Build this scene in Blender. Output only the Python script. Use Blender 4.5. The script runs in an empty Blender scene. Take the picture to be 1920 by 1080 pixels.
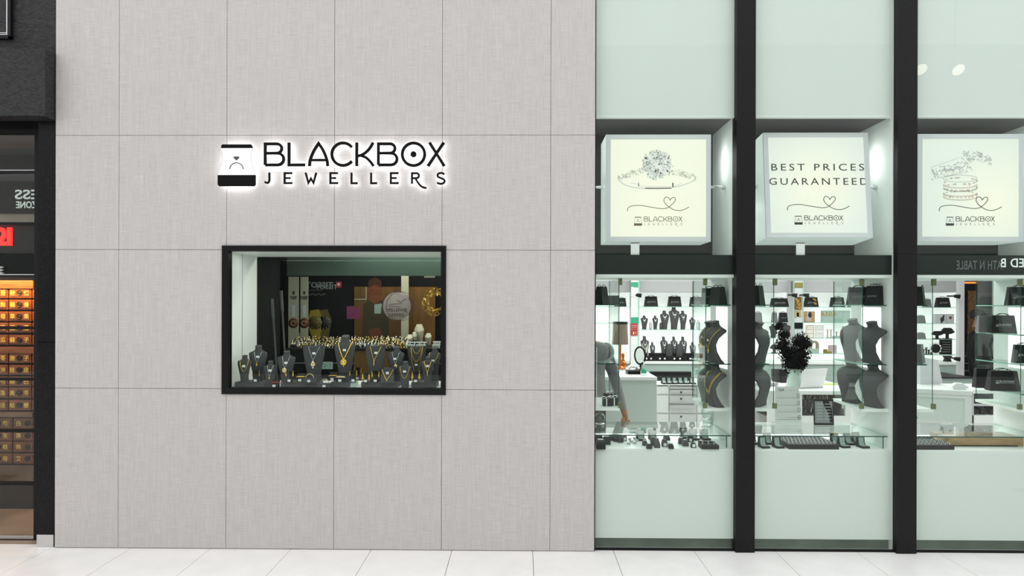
import bpy, math, random
from mathutils import Vector, Matrix
PI = math.pi
SC = bpy.context.scene
COL = SC.collection
# ------------------------------------------------------------------ camera
D, H, F = 4.9, 1.82, 1250.0          # distance to the facade, eye height, focal length in px of the 1920 frame
YAW, ROLL, HZ = 0.0128, 0.0024, 569.0
RM = Matrix.Rotation(YAW, 3, 'Z') @ Matrix.Rotation(PI/2, 3, 'X') @ Matrix.Rotation(ROLL, 3, 'Z')
cam = bpy.data.cameras.new('camera'); co = bpy.data.objects.new('camera', cam); COL.objects.link(co)
co.matrix_world = Matrix.Translation((0, -D, H)) @ RM.to_4x4()
cam.sensor_fit = 'HORIZONTAL'; cam.sensor_width = 36.0; cam.lens = F/1920*36.0
cam.shift_y = (HZ-540.0)/1920.0
cam.clip_start = 0.05; cam.clip_end = 100
SC.camera = co
def W(px, py, Y=0.0):                # the point of the vertical plane y = Y seen at a pixel
    d = RM @ Vector(((px-960)/F, (HZ-py)/F, -1.0))
    t = (Y+D)/d.y
    return Vector((d.x*t, Y, H+d.z*t))
def S(Y): return F/(D+Y)             # px per metre at depth Y
# ------------------------------------------------------------------ world, lamps, exposure
w = bpy.data.worlds.new('world'); SC.world = w; w.use_nodes = True
bg = w.node_tree.nodes['Background']; bg.inputs[0].default_value = (0.97, 0.985, 1.0, 1); bg.inputs[1].default_value = 1.56
SC.view_settings.view_transform = 'Standard'
try: SC.view_settings.look = 'None'
except Exception: pass
SC.view_settings.gamma = 1.0; SC.view_settings.use_curve_mapping = False
SC.view_settings.exposure = 0.0
SC.cycles.transparent_max_bounces = 40
SC.cycles.max_bounces = 10
SC.cycles.sample_clamp_indirect = 6.0
def area(name, loc, sx, sy, power, col=(1,1,1), rot=(0,0,0)):
    l = bpy.data.lights.new(name, 'AREA'); l.shape = 'RECTANGLE'; l.size = sx; l.size_y = sy; l.energy = power; l.color = col
    o = bpy.data.objects.new(name, l); COL.objects.link(o); o.location = loc; o.rotation_euler = rot
    return o
area('shop_light', (1.6, 3.0, 2.72), 2.6, 1.2, 50, (1, .99, .97))
area('shop_light', (4.2, 3.0, 2.72), 2.4, 1.2, 47, (1, .99, .97))
area('shop_light', (2.6, 1.35, 2.72), 3.6, .5, 38, (1, 1, .98))
area('neighbour_light', (-4.6, 2.0, 3.4), 1.2, .5, 66, (1, .72, .45))
# ------------------------------------------------------------------ materials
def new_mat(name):
    m = bpy.data.materials.new(name); m.use_nodes = True
    return m, m.node_tree, m.node_tree.nodes['Principled BSDF']
def mat(name, c, rough=.5, metal=0., emit=0., ec=None, spec=None, var=0., scale=30., coat=0., stretch=(1,1,1)):
    m, nt, p = new_mat(name)
    p.inputs['Base Color'].default_value = (*c, 1); p.inputs['Roughness'].default_value = rough
    p.inputs['Metallic'].default_value = metal
    if spec is not None: p.inputs['Specular IOR Level'].default_value = spec
    if coat: p.inputs['Coat Weight'].default_value = coat; p.inputs['Coat Roughness'].default_value = .05
    if emit:
        p.inputs['Emission Color'].default_value = (*(ec or c), 1); p.inputs['Emission Strength'].default_value = emit
    if var:
        g = nt.nodes.new('ShaderNodeNewGeometry'); mp = nt.nodes.new('ShaderNodeMapping'); mp.inputs['Scale'].default_value = stretch
        n = nt.nodes.new('ShaderNodeTexNoise'); n.inputs['Scale'].default_value = scale; n.inputs['Detail'].default_value = 4
        r = nt.nodes.new('ShaderNodeValToRGB')
        r.color_ramp.elements[0].position = .3; r.color_ramp.elements[1].position = .7
        r.color_ramp.elements[0].color = (*[max(0, x*(1-var)) for x in c], 1); r.color_ramp.elements[1].color = (*[min(1, x*(1+var)) for x in c], 1)
        nt.links.new(g.outputs['Position'], mp.inputs[0]); nt.links.new(mp.outputs[0], n.inputs['Vector'])
        nt.links.new(n.outputs['Fac'], r.inputs[0]); nt.links.new(r.outputs[0], p.inputs['Base Color'])
    return m
def glass_mat(name, tint, ior=1.5, rough=0., gain=1.0):
    m = bpy.data.materials.new(name); m.use_nodes = True; nt = m.node_tree; nt.nodes.clear()
    o = nt.nodes.new('ShaderNodeOutputMaterial'); mx = nt.nodes.new('ShaderNodeMixShader')
    t = nt.nodes.new('ShaderNodeBsdfTransparent'); t.inputs[0].default_value = (*tint, 1)
    g = nt.nodes.new('ShaderNodeBsdfGlossy'); g.inputs['Roughness'].default_value = rough
    f = nt.nodes.new('ShaderNodeFresnel'); f.inputs[0].default_value = ior
    ge = nt.nodes.new('ShaderNodeNewGeometry'); s = nt.nodes.new('ShaderNodeMath'); s.operation = 'SUBTRACT'; s.inputs[0].default_value = gain
    mu = nt.nodes.new('ShaderNodeMath'); mu.operation = 'MULTIPLY'; mu.use_clamp = True
    ge2 = nt.nodes.new('ShaderNodeMath'); ge2.operation = 'MULTIPLY'; ge2.inputs[1].default_value = gain
    nt.links.new(ge.outputs['Backfacing'], ge2.inputs[0]); nt.links.new(ge2.outputs[0], s.inputs[1])
    nt.links.new(f.outputs[0], mu.inputs[0]); nt.links.new(s.outputs[0], mu.inputs[1])
    nt.links.new(mu.outputs[0], mx.inputs[0]); nt.links.new(t.outputs[0], mx.inputs[1]); nt.links.new(g.outputs[0], mx.inputs[2])
    nt.links.new(mx.outputs[0], o.inputs[0])
    return m
def linen():
    m, nt, p = new_mat('linen laminate')
    g = nt.nodes.new('ShaderNodeNewGeometry'); outs = []
    for sc, det in (((460, 1, 9), 3), ((8, 1, 420), 3), ((60, 1, 2.0), 2)):
        mp = nt.nodes.new('ShaderNodeMapping'); mp.inputs['Scale'].default_value = sc
        n = nt.nodes.new('ShaderNodeTexNoise'); n.inputs['Scale'].default_value = 1.0; n.inputs['Detail'].default_value = det
        nt.links.new(g.outputs['Position'], mp.inputs[0]); nt.links.new(mp.outputs[0], n.inputs['Vector']); outs.append(n)
    a = nt.nodes.new('ShaderNodeMath'); a.operation = 'ADD'; nt.links.new(outs[0].outputs['Fac'], a.inputs[0]); nt.links.new(outs[1].outputs['Fac'], a.inputs[1])
    b = nt.nodes.new('ShaderNodeMath'); b.operation = 'MULTIPLY_ADD'; b.inputs[1].default_value = .35; nt.links.new(outs[2].outputs['Fac'], b.inputs[0]); nt.links.new(a.outputs[0], b.inputs[2])
    r = nt.nodes.new('ShaderNodeMapRange'); r.inputs['From Min'].default_value = .74; r.inputs['From Max'].default_value = 1.56
    nt.links.new(b.outputs[0], r.inputs['Value'])
    c = nt.nodes.new('ShaderNodeValToRGB'); c.color_ramp.elements[0].color = (.41, .39, .38, 1); c.color_ramp.elements[1].color = (.645, .62, .612, 1)
    nt.links.new(r.outputs[0], c.inputs[0]); nt.links.new(c.outputs[0], p.inputs['Base Color'])
    p.inputs['Roughness'].default_value = .55; p.inputs['Specular IOR Level'].default_value = .3
    return m
def speck(name, base, fleck, rough):
    m, nt, p = new_mat(name)
    g = nt.nodes.new('ShaderNodeNewGeometry'); n = nt.nodes.new('ShaderNodeTexNoise'); n.inputs['Scale'].default_value = 55; n.inputs['Detail'].default_value = 8
    n.inputs['Roughness'].default_value = .75
    r = nt.nodes.new('ShaderNodeValToRGB'); r.color_ramp.elements[0].position = .5; r.color_ramp.elements[1].position = .74
    r.color_ramp.elements[0].color = (*base, 1); r.color_ramp.elements[1].color = (*fleck, 1)
    nt.links.new(g.outputs['Position'], n.inputs['Vector']); nt.links.new(n.outputs['Fac'], r.inputs[0]); nt.links.new(r.outputs[0], p.inputs['Base Color'])
    p.inputs['Roughness'].default_value = rough; p.inputs['Specular IOR Level'].default_value = .16
    return m
M = {}
M['linen'] = linen()
M['joint'] = mat('dark joint', (.23, .21, .20), .8)
M['tile'] = mat('cream floor tile', (.885, .865, .845), .32, var=.035, scale=5)
M['grout'] = mat('grey grout', (.17, .165, .16), .9)
M['granite'] = speck('black granite', (.006, .006, .007), (.02, .02, .022), .3)
M['textured_black'] = mat('rough black cladding', (.019, .019, .02), .6, var=.85, scale=34, stretch=(1, 1, 4), spec=.35)
M['black'] = mat('black paint', (.006, .006, .007), .4, spec=.2)
M['black_metal'] = mat('black powder coat', (.009, .009, .0095), .45, var=.2, scale=60, spec=.18)
M['steel'] = mat('brushed steel', (.62, .62, .62), .34, .9, var=.08, scale=40, stretch=(1, 1, 12))
M['chrome'] = mat('chrome', (.82, .82, .82), .12, 1.)
M['alu'] = mat('silver aluminium', (.74, .75, .79), .4)
M['pane'] = glass_mat('window glass', (.945, .975, .957))
M['clear'] = glass_mat('clear glass', (.955, .985, .972), 1.38)
M['edge'] = mat('green glass edge', (.012, .075, .06), .15)
M['edge_light'] = mat('pale green glass edge', (.33, .60, .50), .15)
M['mint'] = mat('mint back painted panel', (.755, .78, .772), .35, var=.012, scale=1.5)
M['white'] = mat('white laminate', (.82, .84, .83), .4)
M['white_wall'] = mat('white wall', (.84, .85, .84), .6)
M['soffit'] = mat('grey soffit', (.085, .08, .083), .6, var=.12, scale=3)
M['dark_panel'] = mat('dark green black panel', (.018, .024, .022), .25)
M['base_green'] = mat('dark green plinth', (.15, .19, .155), .4, var=.3, scale=4)
M['velvet'] = mat('charcoal velvet', (.066, .066, .07), .85, var=.12, scale=90, spec=.2)
M['velvet_grey'] = mat('grey leatherette', (.072, .071, .074), .6, var=.12, scale=60, spec=.25)
M['velvet_dark'] = mat('black leatherette', (.012, .012, .0125), .5, spec=.25)
M['gold'] = mat('yellow gold', (.95, .62, .09), .22, .85)
M['palegold'] = mat('pale gold', (.9, .72, .42), .25, .9)
M['silver'] = mat('silver chain', (.85, .85, .86), .2, .9)
M['red_stone'] = mat('red stone', (.45, .03, .02), .15)
M['pearl'] = mat('pearl', (.85, .83, .76), .2, coat=.5)
M['card'] = mat('white card', (.85, .85, .85), .6)
M['ink'] = mat('black ink', (.02, .02, .02), .5)
M['grey_ink'] = mat('grey ink', (.42, .40, .36), .5)
M['bronze_ink'] = mat('bronze ink', (.17, .13, .055), .5)
M['bag'] = mat('matt black paper bag', (.012, .012, .0125), .5, spec=.25)
M['bag_grey'] = mat('grey paper bag', (.16, .16, .165), .5)
M['bag_green'] = mat('dark green black bag', (.018, .024, .019), .5, spec=.25)
M['crystal'] = glass_mat('cut crystal', (.80, .88, .85), 1.6, .02, 2.6)
M['shirt'] = mat('grey shirt', (.22, .21, .22), .8, var=.1, scale=30)
M['trousers'] = mat('dark olive trousers', (.035, .033, .022), .8)
M['skin'] = mat('skin', (.40, .175, .085), .5)
M['hair'] = mat('black hair', (.015, .012, .01), .6)
M['backlit'] = mat('backlit white panel', (.9, .9, .9), .5, emit=1.05, ec=(1, 1, 1))
M['backlit_soft'] = mat('lit white shelf back', (.9, .9, .9), .5, emit=.62, ec=(.97, 1, .98))
M['led'] = mat('led strip', (1, 1, 1), .5, emit=3.0)
M['halo'] = mat('halo led', (1, 1, 1), .5, emit=6.5, ec=(1, 1, 1))
M['acrylic'] = mat('lit white acrylic', (1, 1, 1), .4, emit=1.0)
M['gloss_black'] = mat('gloss black acrylic', (.005, .005, .005), .3, spec=.12)
M['amber'] = mat('amber timber', (.15, .066, .013), .35, var=.25, scale=5, stretch=(6, 1, 1))
M['cream'] = mat('cream panel', (.60, .56, .44), .5)
M['wood'] = mat('red brown timber', (.19, .062, .021), .35, var=.35, scale=9, stretch=(1, 1, 6))
M['wood_dark'] = mat('dark timber', (.022, .009, .004), .5)
M['board'] = mat('light oak board', (.42, .27, .12), .45, var=.25, scale=8, stretch=(1, 6, 12))
M['gold_ink'] = mat('gold paint', (.85, .62, .16), .4)
M['red_led'] = mat('red led', (1, .02, .01), .5, emit=2.2, ec=(1, .012, .008))
M['copper'] = mat('copper', (.55, .18, .05), .25, .8)
M['foliage_black'] = mat('black silk petals', (.0055, .0055, .006), .8, spec=.12)
M['vase'] = mat('mint ceramic', (.50, .64, .58), .3)
M['taupe'] = mat('taupe stone', (.34, .29, .21), .6)
M['pink'] = mat('dusty pink', (.50, .38, .38), .6)
M['olive'] = mat('olive', (.22, .18, .03), .5)
M['sage'] = mat('sage green card', (.36, .46, .42), .6)
M['red_card'] = mat('red card', (.42, .03, .04), .5)
M['green_card'] = mat('green card', (.03, .33, .19), .5)
M['yellow'] = mat('yellow', (.85, .75, .05), .5)
M['grey'] = mat('mid grey', (.32, .33, .34), .6)
M['lilac_grey'] = mat('lilac grey bulkhead', (.40, .40, .415), .6)
M['light_grey'] = mat('light grey column', (.55, .545, .57), .5)
M['brown_shade'] = mat('brown ribbed fabric', (.20, .155, .115), .7)
M['tower_floor'] = mat('white shelf board', (.83, .88, .84), .35)
M['brass_clamp'] = mat('green brass', (.12, .14, .05), .4)
M['brownstone'] = mat('brown floor', (.28, .22, .18), .5, var=.2, scale=3)
M['dial'] = mat('watch dial', (.03, .03, .035), .2)
M['wreath'] = mat('gold leaf', (.42, .24, .04), .55, .3)
M['poster_skin'] = mat('poster red face', (.17, .036, .012), .5)
M['poster_dark'] = mat('poster jacket', (.05, .035, .012), .5)
M['magenta'] = mat('magenta print', (.26, .035, .14), .5)
M['decal'] = mat('frosted decal', (.34, .28, .26), .6)
M['plum_ink'] = mat('plum print', (.10, .05, .055), .5)
M['watch_yellow'] = mat('yellow watch print', (.42, .30, .03), .5)
M['watch_olive'] = mat('olive dial print', (.15, .11, .02), .5)
M['rust'] = mat('rust print', (.19, .05, .015), .5)
M['white_ink'] = mat('white print', (.8, .8, .8), .6)
M['dim_white'] = mat('dull white print', (.25, .26, .26), .6)
M['sign_white'] = mat('lit sign letters', (1, 1, 1), .5, emit=11, ec=(.78, 1, .95))
M['sign_dim'] = mat('dim sign letters', (1, 1, 1), .5, emit=3.2, ec=(.85, .95, .95))
M['opp_dark'] = mat('dark opposite shopfront', (.035, .035, .035), .6)
M['opp_light'] = mat('pale opposite wall', (.62, .60, .56), .7)
# ------------------------------------------------------------------ mesh builder
class MB:
    def __init__(s): s.v = []; s.f = []; s.mi = []; s.sm = []
    def add(s, vs, fs, mi=0, smooth=False):
        o = len(s.v); s.v += [tuple(v) for v in vs]
        for f in fs: s.f.append([i+o for i in f]); s.mi.append(mi); s.sm.append(smooth)
        return s
    def box(s, x0, x1, y0, y1, z0, z1, mi=0, mis=None):
        if x0 > x1: x0, x1 = x1, x0
        if y0 > y1: y0, y1 = y1, y0
        if z0 > z1: z0, z1 = z1, z0
        vs = [(x0,y0,z0),(x1,y0,z0),(x1,y1,z0),(x0,y1,z0),(x0,y0,z1),(x1,y0,z1),(x1,y1,z1),(x0,y1,z1)]
        fs = [[0,3,2,1],[4,5,6,7],[0,1,5,4],[1,2,6,5],[2,3,7,6],[3,0,4,7]]   # bottom top front right back left
        for k, f in enumerate(fs): s.add(vs, [f], (mis or {}).get(k, mi))
        return s
    def tube(s, pts, r, n=6, mi=0, closed=False, caps=True):
        pts = [Vector(p) for p in pts]; N = len(pts); rings = []
        rr = r if isinstance(r, (list, tuple)) else [r]*N
        up = None
        for i, p in enumerate(pts):
            a = pts[(i-1) % N] if (closed or i > 0) else p; b = pts[(i+1) % N] if (closed or i < N-1) else p
            t = (b-a); t = t.normalized() if t.length > 1e-9 else Vector((0,0,1))
            if up is None: up = Vector((0,0,1)) if abs(t.z) < .9 else Vector((0,1,0))
            u = t.cross(up); u = u.normalized() if u.length > 1e-6 else t.orthogonal().normalized()
            up = u.cross(t).normalized()
            rings.append([p + (u*math.cos(2*PI*k/n) + up*math.sin(2*PI*k/n))*rr[i] for k in range(n)])
        vs = [v for g in rings for v in g]; fs = []
        for i in range(N if closed else N-1):
            j = (i+1) % N
            for k in range(n): fs.append([i*n+k, i*n+(k+1) % n, j*n+(k+1) % n, j*n+k])
        s.add(vs, fs, mi, True)
        if caps and not closed: s.add(rings[0], [list(range(n))[::-1]], mi); s.add(rings[-1], [list(range(n))], mi)
        return s
    def lathe(s, prof, c=(0,0,0), n=16, mi=0, sx=1., sy=1., smooth=True):
        vs = []; fs = []; m = len(prof)
        for r, z in prof:
            for k in range(n): vs.append((c[0]+sx*r*math.cos(2*PI*k/n), c[1]+sy*r*math.sin(2*PI*k/n), c[2]+z))
        for i in range(m-1):
            for k in range(n): fs.append([i*n+k, i*n+(k+1) % n, (i+1)*n+(k+1) % n, (i+1)*n+k])
        fs.append(list(range(n))[::-1]); fs.append([(m-1)*n+k for k in range(n)])
        return s.add(vs, fs, mi, smooth)
    def ball(s, c, r, n=8, mi=0, sx=1., sy=1., sz=1., smooth=True):
        m = max(4, n//2+1)
        return s.lathe([(r*max(.02, math.sin(PI*i/m)), -r*sz*math.cos(PI*i/m)) for i in range(m+1)], c, n, mi, sx, sy, smooth)
    def prism(s, poly, y0, y1, mi=0):                 # polygon in x,z pushed along y
        a = sum(poly[i][0]*poly[(i+1) % len(poly)][1]-poly[(i+1) % len(poly)][0]*poly[i][1] for i in range(len(poly)))
        if a < 0: poly = poly[::-1]
        n = len(poly); vs = [(x, y0, z) for x, z in poly] + [(x, y1, z) for x, z in poly]
        fs = [list(range(n)), [n+i for i in range(n)][::-1]] + [[i, n+i, n+(i+1) % n, (i+1) % n][::-1] for i in range(n)]
        fs = [fs[0], fs[1]] + [[(i+1) % n, i, n+i, n+(i+1) % n] for i in range(n)]
        return s.add(vs, fs, mi)
    def stroke(s, pts, wd, y0, y1, mi=0, closed=False):   # ribbon of width wd along a path in x,z
        P = [Vector((p[0], p[1])) for p in pts]; N = len(P); L = []; R = []
        for i in range(N):
            a = P[(i-1) % N] if (closed or i > 0) else None; b = P[(i+1) % N] if (closed or i < N-1) else None
            d1 = (P[i]-a).normalized() if a is not None else None; d2 = (b-P[i]).normalized() if b is not None else None
            if d1 is None: d1 = d2
            if d2 is None: d2 = d1
            n1 = Vector((-d1.y, d1.x)); n2 = Vector((-d2.y, d2.x)); m = n1+n2
            m = m.normalized() if m.length > 1e-6 else n1
            k = min(2.2, 1/max(.25, m.dot(n1)))
            L.append(P[i]+m*wd/2*k); R.append(P[i]-m*wd/2*k)
        vs = []
        for i in range(N): vs += [(L[i].x, y0, L[i].y), (R[i].x, y0, R[i].y), (L[i].x, y1, L[i].y), (R[i].x, y1, R[i].y)]
        fs = []
        for i in range(N if closed else N-1):
            j = (i+1) % N; a = 4*i; b = 4*j
            fs += [[a, a+1, b+1, b], [a+2, b+2, b+3, a+3], [a, b, b+2, a+2], [a+1, a+3, b+3, b+1]]
        if not closed: fs += [[0, 2, 3, 1], [4*N-4, 4*N-3, 4*N-1, 4*N-2]]
        return s.add(vs, fs, mi)
    def xform(s, mt, i0=0):
        for i in range(i0, len(s.v)): s.v[i] = tuple(mt @ Vector(s.v[i]))
        return s
def wloc(o):
    v = Vector((0,0,0))
    while o is not None: v += o.location; o = o.parent
    return v
def obj(name, mb, mats, parent=None, local=False, label=None, cat=None, group=None, kind=None, loc=None, rot=None):
    if not isinstance(mats, (list, tuple)): mats = [mats]
    me = bpy.data.meshes.new(name)
    off = Vector((0,0,0))
    if not local:
        if parent is not None: off = wloc(parent)
        elif mb.v:
            xs = [v[0] for v in mb.v]; ys = [v[1] for v in mb.v]; zs = [v[2] for v in mb.v]
            off = Vector(((min(xs)+max(xs))/2, (min(ys)+max(ys))/2, min(zs)))
    me.from_pydata([(v[0]-off.x, v[1]-off.y, v[2]-off.z) for v in mb.v], [], mb.f)
    for m in mats: me.materials.append(M[m])
    me.polygons.foreach_set('material_index', mb.mi); me.polygons.foreach_set('use_smooth', mb.sm)
    me.update()
    o = bpy.data.objects.new(name, me); COL.objects.link(o)
    if parent is not None: o.parent = parent
    elif not local: o.location = off
    if loc is not None: o.location = loc
    if rot is not None: o.rotation_euler = rot
    return tag(o, label, cat, group, kind)
def tag(o, label=None, cat=None, group=None, kind=None):
    if label: o['label'] = label
    if cat: o['category'] = cat
    if group: o['group'] = group
    if kind: o['kind'] = kind
    return o
def thing(name, label, cat, loc, rotz=0., group=None, kind=None, rot=None):
    o = bpy.data.objects.new(name, None); COL.objects.link(o); o.location = loc; o.rotation_euler = rot or (0, 0, rotz)
    o.empty_display_size = .05
    return tag(o, label, cat, group, kind)
def copy_tree(o, parent=None):
    c = o.copy(); COL.objects.link(c)
    if parent is not None: c.parent = parent
    for ch in list(o.children): copy_tree(ch, c)
    return c
def bx(name, x0, x1, y0, y1, z0, z1, m, parent=None, **k):
    return obj(name, MB().box(x0, x1, y0, y1, z0, z1), m, parent, **k)
_dg = [None]
def text_mb(s, h, mirror=False, depth=.002, space=1.0, bold=0.):
    cu = bpy.data.curves.new('txt', 'FONT'); cu.body = s; cu.size = 1.0; cu.align_x = 'CENTER'; cu.space_character = space; cu.offset = bold
    cu.resolution_u = 3; cu.extrude = depth*.5*.73/h
    ob = bpy.data.objects.new('txt', cu); COL.objects.link(ob)
    dg = bpy.context.evaluated_depsgraph_get(); dg.update()
    me = bpy.data.meshes.new_from_object(ob.evaluated_get(dg))
    mb = MB(); k = h/.73
    vs = [((-1 if mirror else 1)*v.co.x*k, -depth/2-v.co.z*k, v.co.y*k) for v in me.vertices]
    mb.add(vs, [list(p.vertices) if not mirror else list(p.vertices)[::-1] for p in me.polygons])
    bpy.data.objects.remove(ob); bpy.data.curves.remove(cu); bpy.data.meshes.remove(me)
    return mb
def moved(mb, x, y, z): return mb.xform(Matrix.Translation((x, y, z)))
# ------------------------------------------------------------------ the shop's logo as strokes (units: 0..1800 across, y down)
def arc(cx, cy, r, a0, a1, n=14, ry=None):
    ry = ry or r
    return [(cx+r*math.cos(math.radians(a0+(a1-a0)*i/n)), cy-ry*math.sin(math.radians(a0+(a1-a0)*i/n))) for i in range(n+1)]
def smooth(p, n=4):
    o = []
    for i in range(len(p)-1):
        a, b, c, d = p[max(0, i-1)], p[i], p[i+1], p[min(len(p)-1, i+2)]
        for j in range(n):
            t = j/n; o.append(tuple(.5*(2*b[k]+(c[k]-a[k])*t+(2*a[k]-5*b[k]+4*c[k]-d[k])*t*t+(3*b[k]-a[k]-3*c[k]+d[k])*t**3) for k in (0, 1)))
    return o+[tuple(p[-1])]
def glyph_B(x): return [([(x,288),(x,123),(x+88,123)]+arc(x+92,159,38,88,-88,8,36)+[(x,196)], 20, 0), ([(x,196),(x+98,196)]+arc(x+98,242,48,88,-88,8,46)+[(x,288)], 20, 0)]
def glyph_E(x): return [([(x+60,352),(x,352),(x,430),(x+62,430)], 13, 0), ([(x,391),(x+46,391)], 12, 0)]
LETTERS = [
 glyph_B(410), [([(597,113),(597,288),(725,288)], 20, 0)],
 [(smooth([(759,298),(763,255),(780,205),(803,160),(830,120)])+smooth([(830,120),(858,160),(880,205),(897,255),(902,298)])[1:], 20, 0), ([(768,250),(893,250)], 17, 0)],
 [(arc(1022,204,88,38,322,26), 20, 0)],
 [([(1130,113),(1130,298)], 20, 0), (smooth([(1136,219),(1175,207),(1210,182),(1238,149),(1258,113)]), 19, 0), (smooth([(1160,214),(1198,228),(1225,250),(1246,274),(1262,298)]), 19, 0)],
 glyph_B(1300), [(arc(1575,205,88,0,352,30), 20, 1), (arc(1575,205,11,0,330,8), 22, 1)],
 [([(1700,113),(1817,298)], 21, 0), ([(1812,113),(1688,298)], 21, 0)]]
SMALL = [
 [([(443,348),(443,405)]+arc(424,407,19,0,-150,6,22), 13, 0)], glyph_E(563),
 [([(728,348),(750,428),(770,394),(790,428),(812,348)], 13, 0)], glyph_E(923),
 [([(1089,348),(1089,431),(1138,431)], 13, 0)], [([(1243,348),(1243,431),(1292,431)], 13, 0)], glyph_E(1398),
 [([(1564,436),(1564,353),(1600,353)]+arc(1600,372,18,85,-85,6,19)+[(1564,392)], 13, 0), (smooth([(1590,393),(1612,428),(1640,458),(1678,470)]), 13, 0)],
 [(smooth([(1818,362),(1802,353),(1782,352),(1766,361),(1767,380),(1790,391),(1812,401),(1819,417),(1806,432),(1782,435),(1760,426)]), 13, 0)]]
EMB_LID = [(62,156),(64,138),(72,127),(298,127),(306,138),(312,156)]
EMB_BASE = [(36,367),(334,367),(334,442),(322,455),(48,455),(36,442)]
EMB_WHITE = [(62,158),(312,158),(298,243),(332,366),(36,366),(78,243)]
EMB_RING = arc(186,326,54,4,176,14)
EMB_GEM = [(165,222),(205,222),(210,232),(186,256),(160,232)]
def logo_map(x0, z_mid, width, y=0):                  # logo units -> x,z metres, centred on z_mid, left edge x0
    k = width/1795.0
    return lambda p: (x0+(p[0]-35)*k, z_mid-(p[1]-285)*k), k
def logo_mb(x0, zm, width, y0, y1, white=False, small=True):
    f, k = logo_map(x0, zm, width); mb = MB(); sm = MB()
    for g in LETTERS:
        for pts, wd, cl in g: mb.stroke([f(p) for p in pts], wd*k, y0, y1, 0, bool(cl))
    for g in SMALL:
        for pts, wd, cl in g: sm.stroke([f(p) for p in pts], wd*k, y0, y1, 0, bool(cl))
    for q in (EMB_LID, EMB_BASE): mb.prism([f(p) for p in q], y0, y1)
    mb.stroke([f(p) for p in EMB_RING], 14*k, y0, y1); mb.prism([f(p) for p in EMB_GEM], y0, y1)
    mb.stroke([f(p) for p in ((66,160),(80,243),(40,362))], 7*k, y0, y1); mb.stroke([f(p) for p in ((308,160),(296,243),(328,362))], 7*k, y0, y1)
    return mb, sm
M['counter_glass'] = glass_mat('counter top glass', (.93, .975, .955), 1.62, 0, 1.25)
M['diamond_white'] = mat('ivory card', (.80, .82, .80), .45)
M['mirror'] = mat('mirror plate', (.8, .85, .83), .05, 1.)
M['drawer_grey'] = mat('pale grey drawer', (.64, .655, .66), .45)
M['olive_green'] = mat('yellow green leaflet', (.42, .48, .10), .5)
M['amber_dim'] = mat('carved amber timber', (.16, .075, .025), .5, var=.6, scale=16, stretch=(3, 1, 1))
M['led_orange'] = mat('orange led', (1, .35, .08), .5, emit=1.0, ec=(1, .28, .04))
M['dim_reflection'] = mat('dull painted reflection', (.14, .15, .15), .6)
M['bright_reflection'] = mat('bright painted reflection', (.85, .88, .87), .6, emit=.15)  # paints reflected sign letters, with a faint glow of its own
M['poster_hair'] = mat('poster hair', (.05, .012, .004), .5)
M['pale_mint'] = mat('pale mint board', (.52, .60, .56), .35)
M['grey_mint'] = mat('grey mint board', (.33, .40, .375), .4)
M['green_board'] = mat('deep green board', (.05, .08, .065), .35)
M['soft_white'] = mat('soft white laminate', (.60, .64, .625), .4)
M['dark_steel'] = mat('dark steel', (.20, .20, .21), .35, .6)
M['warm_bulb'] = mat('warm bulb', (1, 1, 1), .5, emit=8, ec=(1, .9, .7))
M['ledge_wood'] = mat('worn brown ledge', (.17, .10, .06), .5, var=.2, scale=8)
# ================================================================== the setting
# ---- mall floor
fl = thing('floor', None, None, (0, -3, 0), kind='structure')
bx('grout_bed', -16, 16, -12, 9, -.06, -.006, 'grout', fl)
T0 = W(847, 1034.5).x; TS = (W(1755.8, 1034.5).x-W(237, 1034.5).x)/10
tile0 = None
for r in range(3):
    for k in range(-8, 9):
        x0 = T0+k*TS
        if tile0 is None:
            tile0 = obj('tile', MB().box(.002, TS-.002, .0015, TS-.0015, -.012, 0), 'tile', fl, local=True)
            c = tile0
        else:
            c = tile0.copy(); COL.objects.link(c)
        c.location = (x0, -(r+1)*TS+.07+3, 0)
bx('paving', -16, 16, -12, -3*TS+.068, -.012, 0, 'tile', fl)
bx('screed', -16, W(1116, 569).x, .072, 9, -.02, -.001, 'brownstone', fl)
bx('screed', W(1116, 569).x, 16, .072, 9, -.02, -.001, 'tile', fl)
# ---- clad wall with the panels one by one
wall = thing('wall_front', None, None, (-2, .05, 0), kind='structure')
PX = [103.5, 222.5, 424.5, 626.5, 828.5, 1032, 1115.5]; PY = [-170, 39, 253.5, 468.5, 729.5, 1031.5]
PY = [-215, 253.5, 468.5, 729.5, 1031.5]
xs = [W(p, 569).x for p in PX]; zs = [W(600, p).z for p in PY]; zs[-1] = .004
hx0, hx1 = W(416.5, 600).x, W(834.5, 600).x; hz1, hz0 = W(626, 461.5).z, W(626, 738.5).z
def cut(r, h):
    x0, x1, z0, z1 = r; a, b, c, d = h
    if b <= x0 or a >= x1 or d <= z0 or c >= z1: return [r]
    o = []; a2, b2, c2, d2 = max(a, x0), min(b, x1), max(c, z0), min(d, z1)
    if c2 > z0: o.append((x0, x1, z0, c2))
    if d2 < z1: o.append((x0, x1, d2, z1))
    if a2 > x0: o.append((x0, a2, c2, d2))
    if b2 < x1: o.append((b2, x1, c2, d2))
    return o
G = .0016
bk = MB()
for r in cut((xs[0]+.001, xs[-1]-.001, 0, zs[0]), (hx0, hx1, hz0, hz1)): bk.box(r[0], r[1], .008, .05, r[2], r[3])
obj('backing', bk, 'joint', wall)
for i in range(6):
    for j in range(4):
        m = MB()
        for r in cut((xs[i]+G, xs[i+1]-G, zs[j+1]+G, zs[j]-G), (hx0, hx1, hz0, hz1)): m.box(r[0], r[1], 0, .008, r[2], r[3])
        if m.v: obj('panel', m, 'linen', wall)
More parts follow.
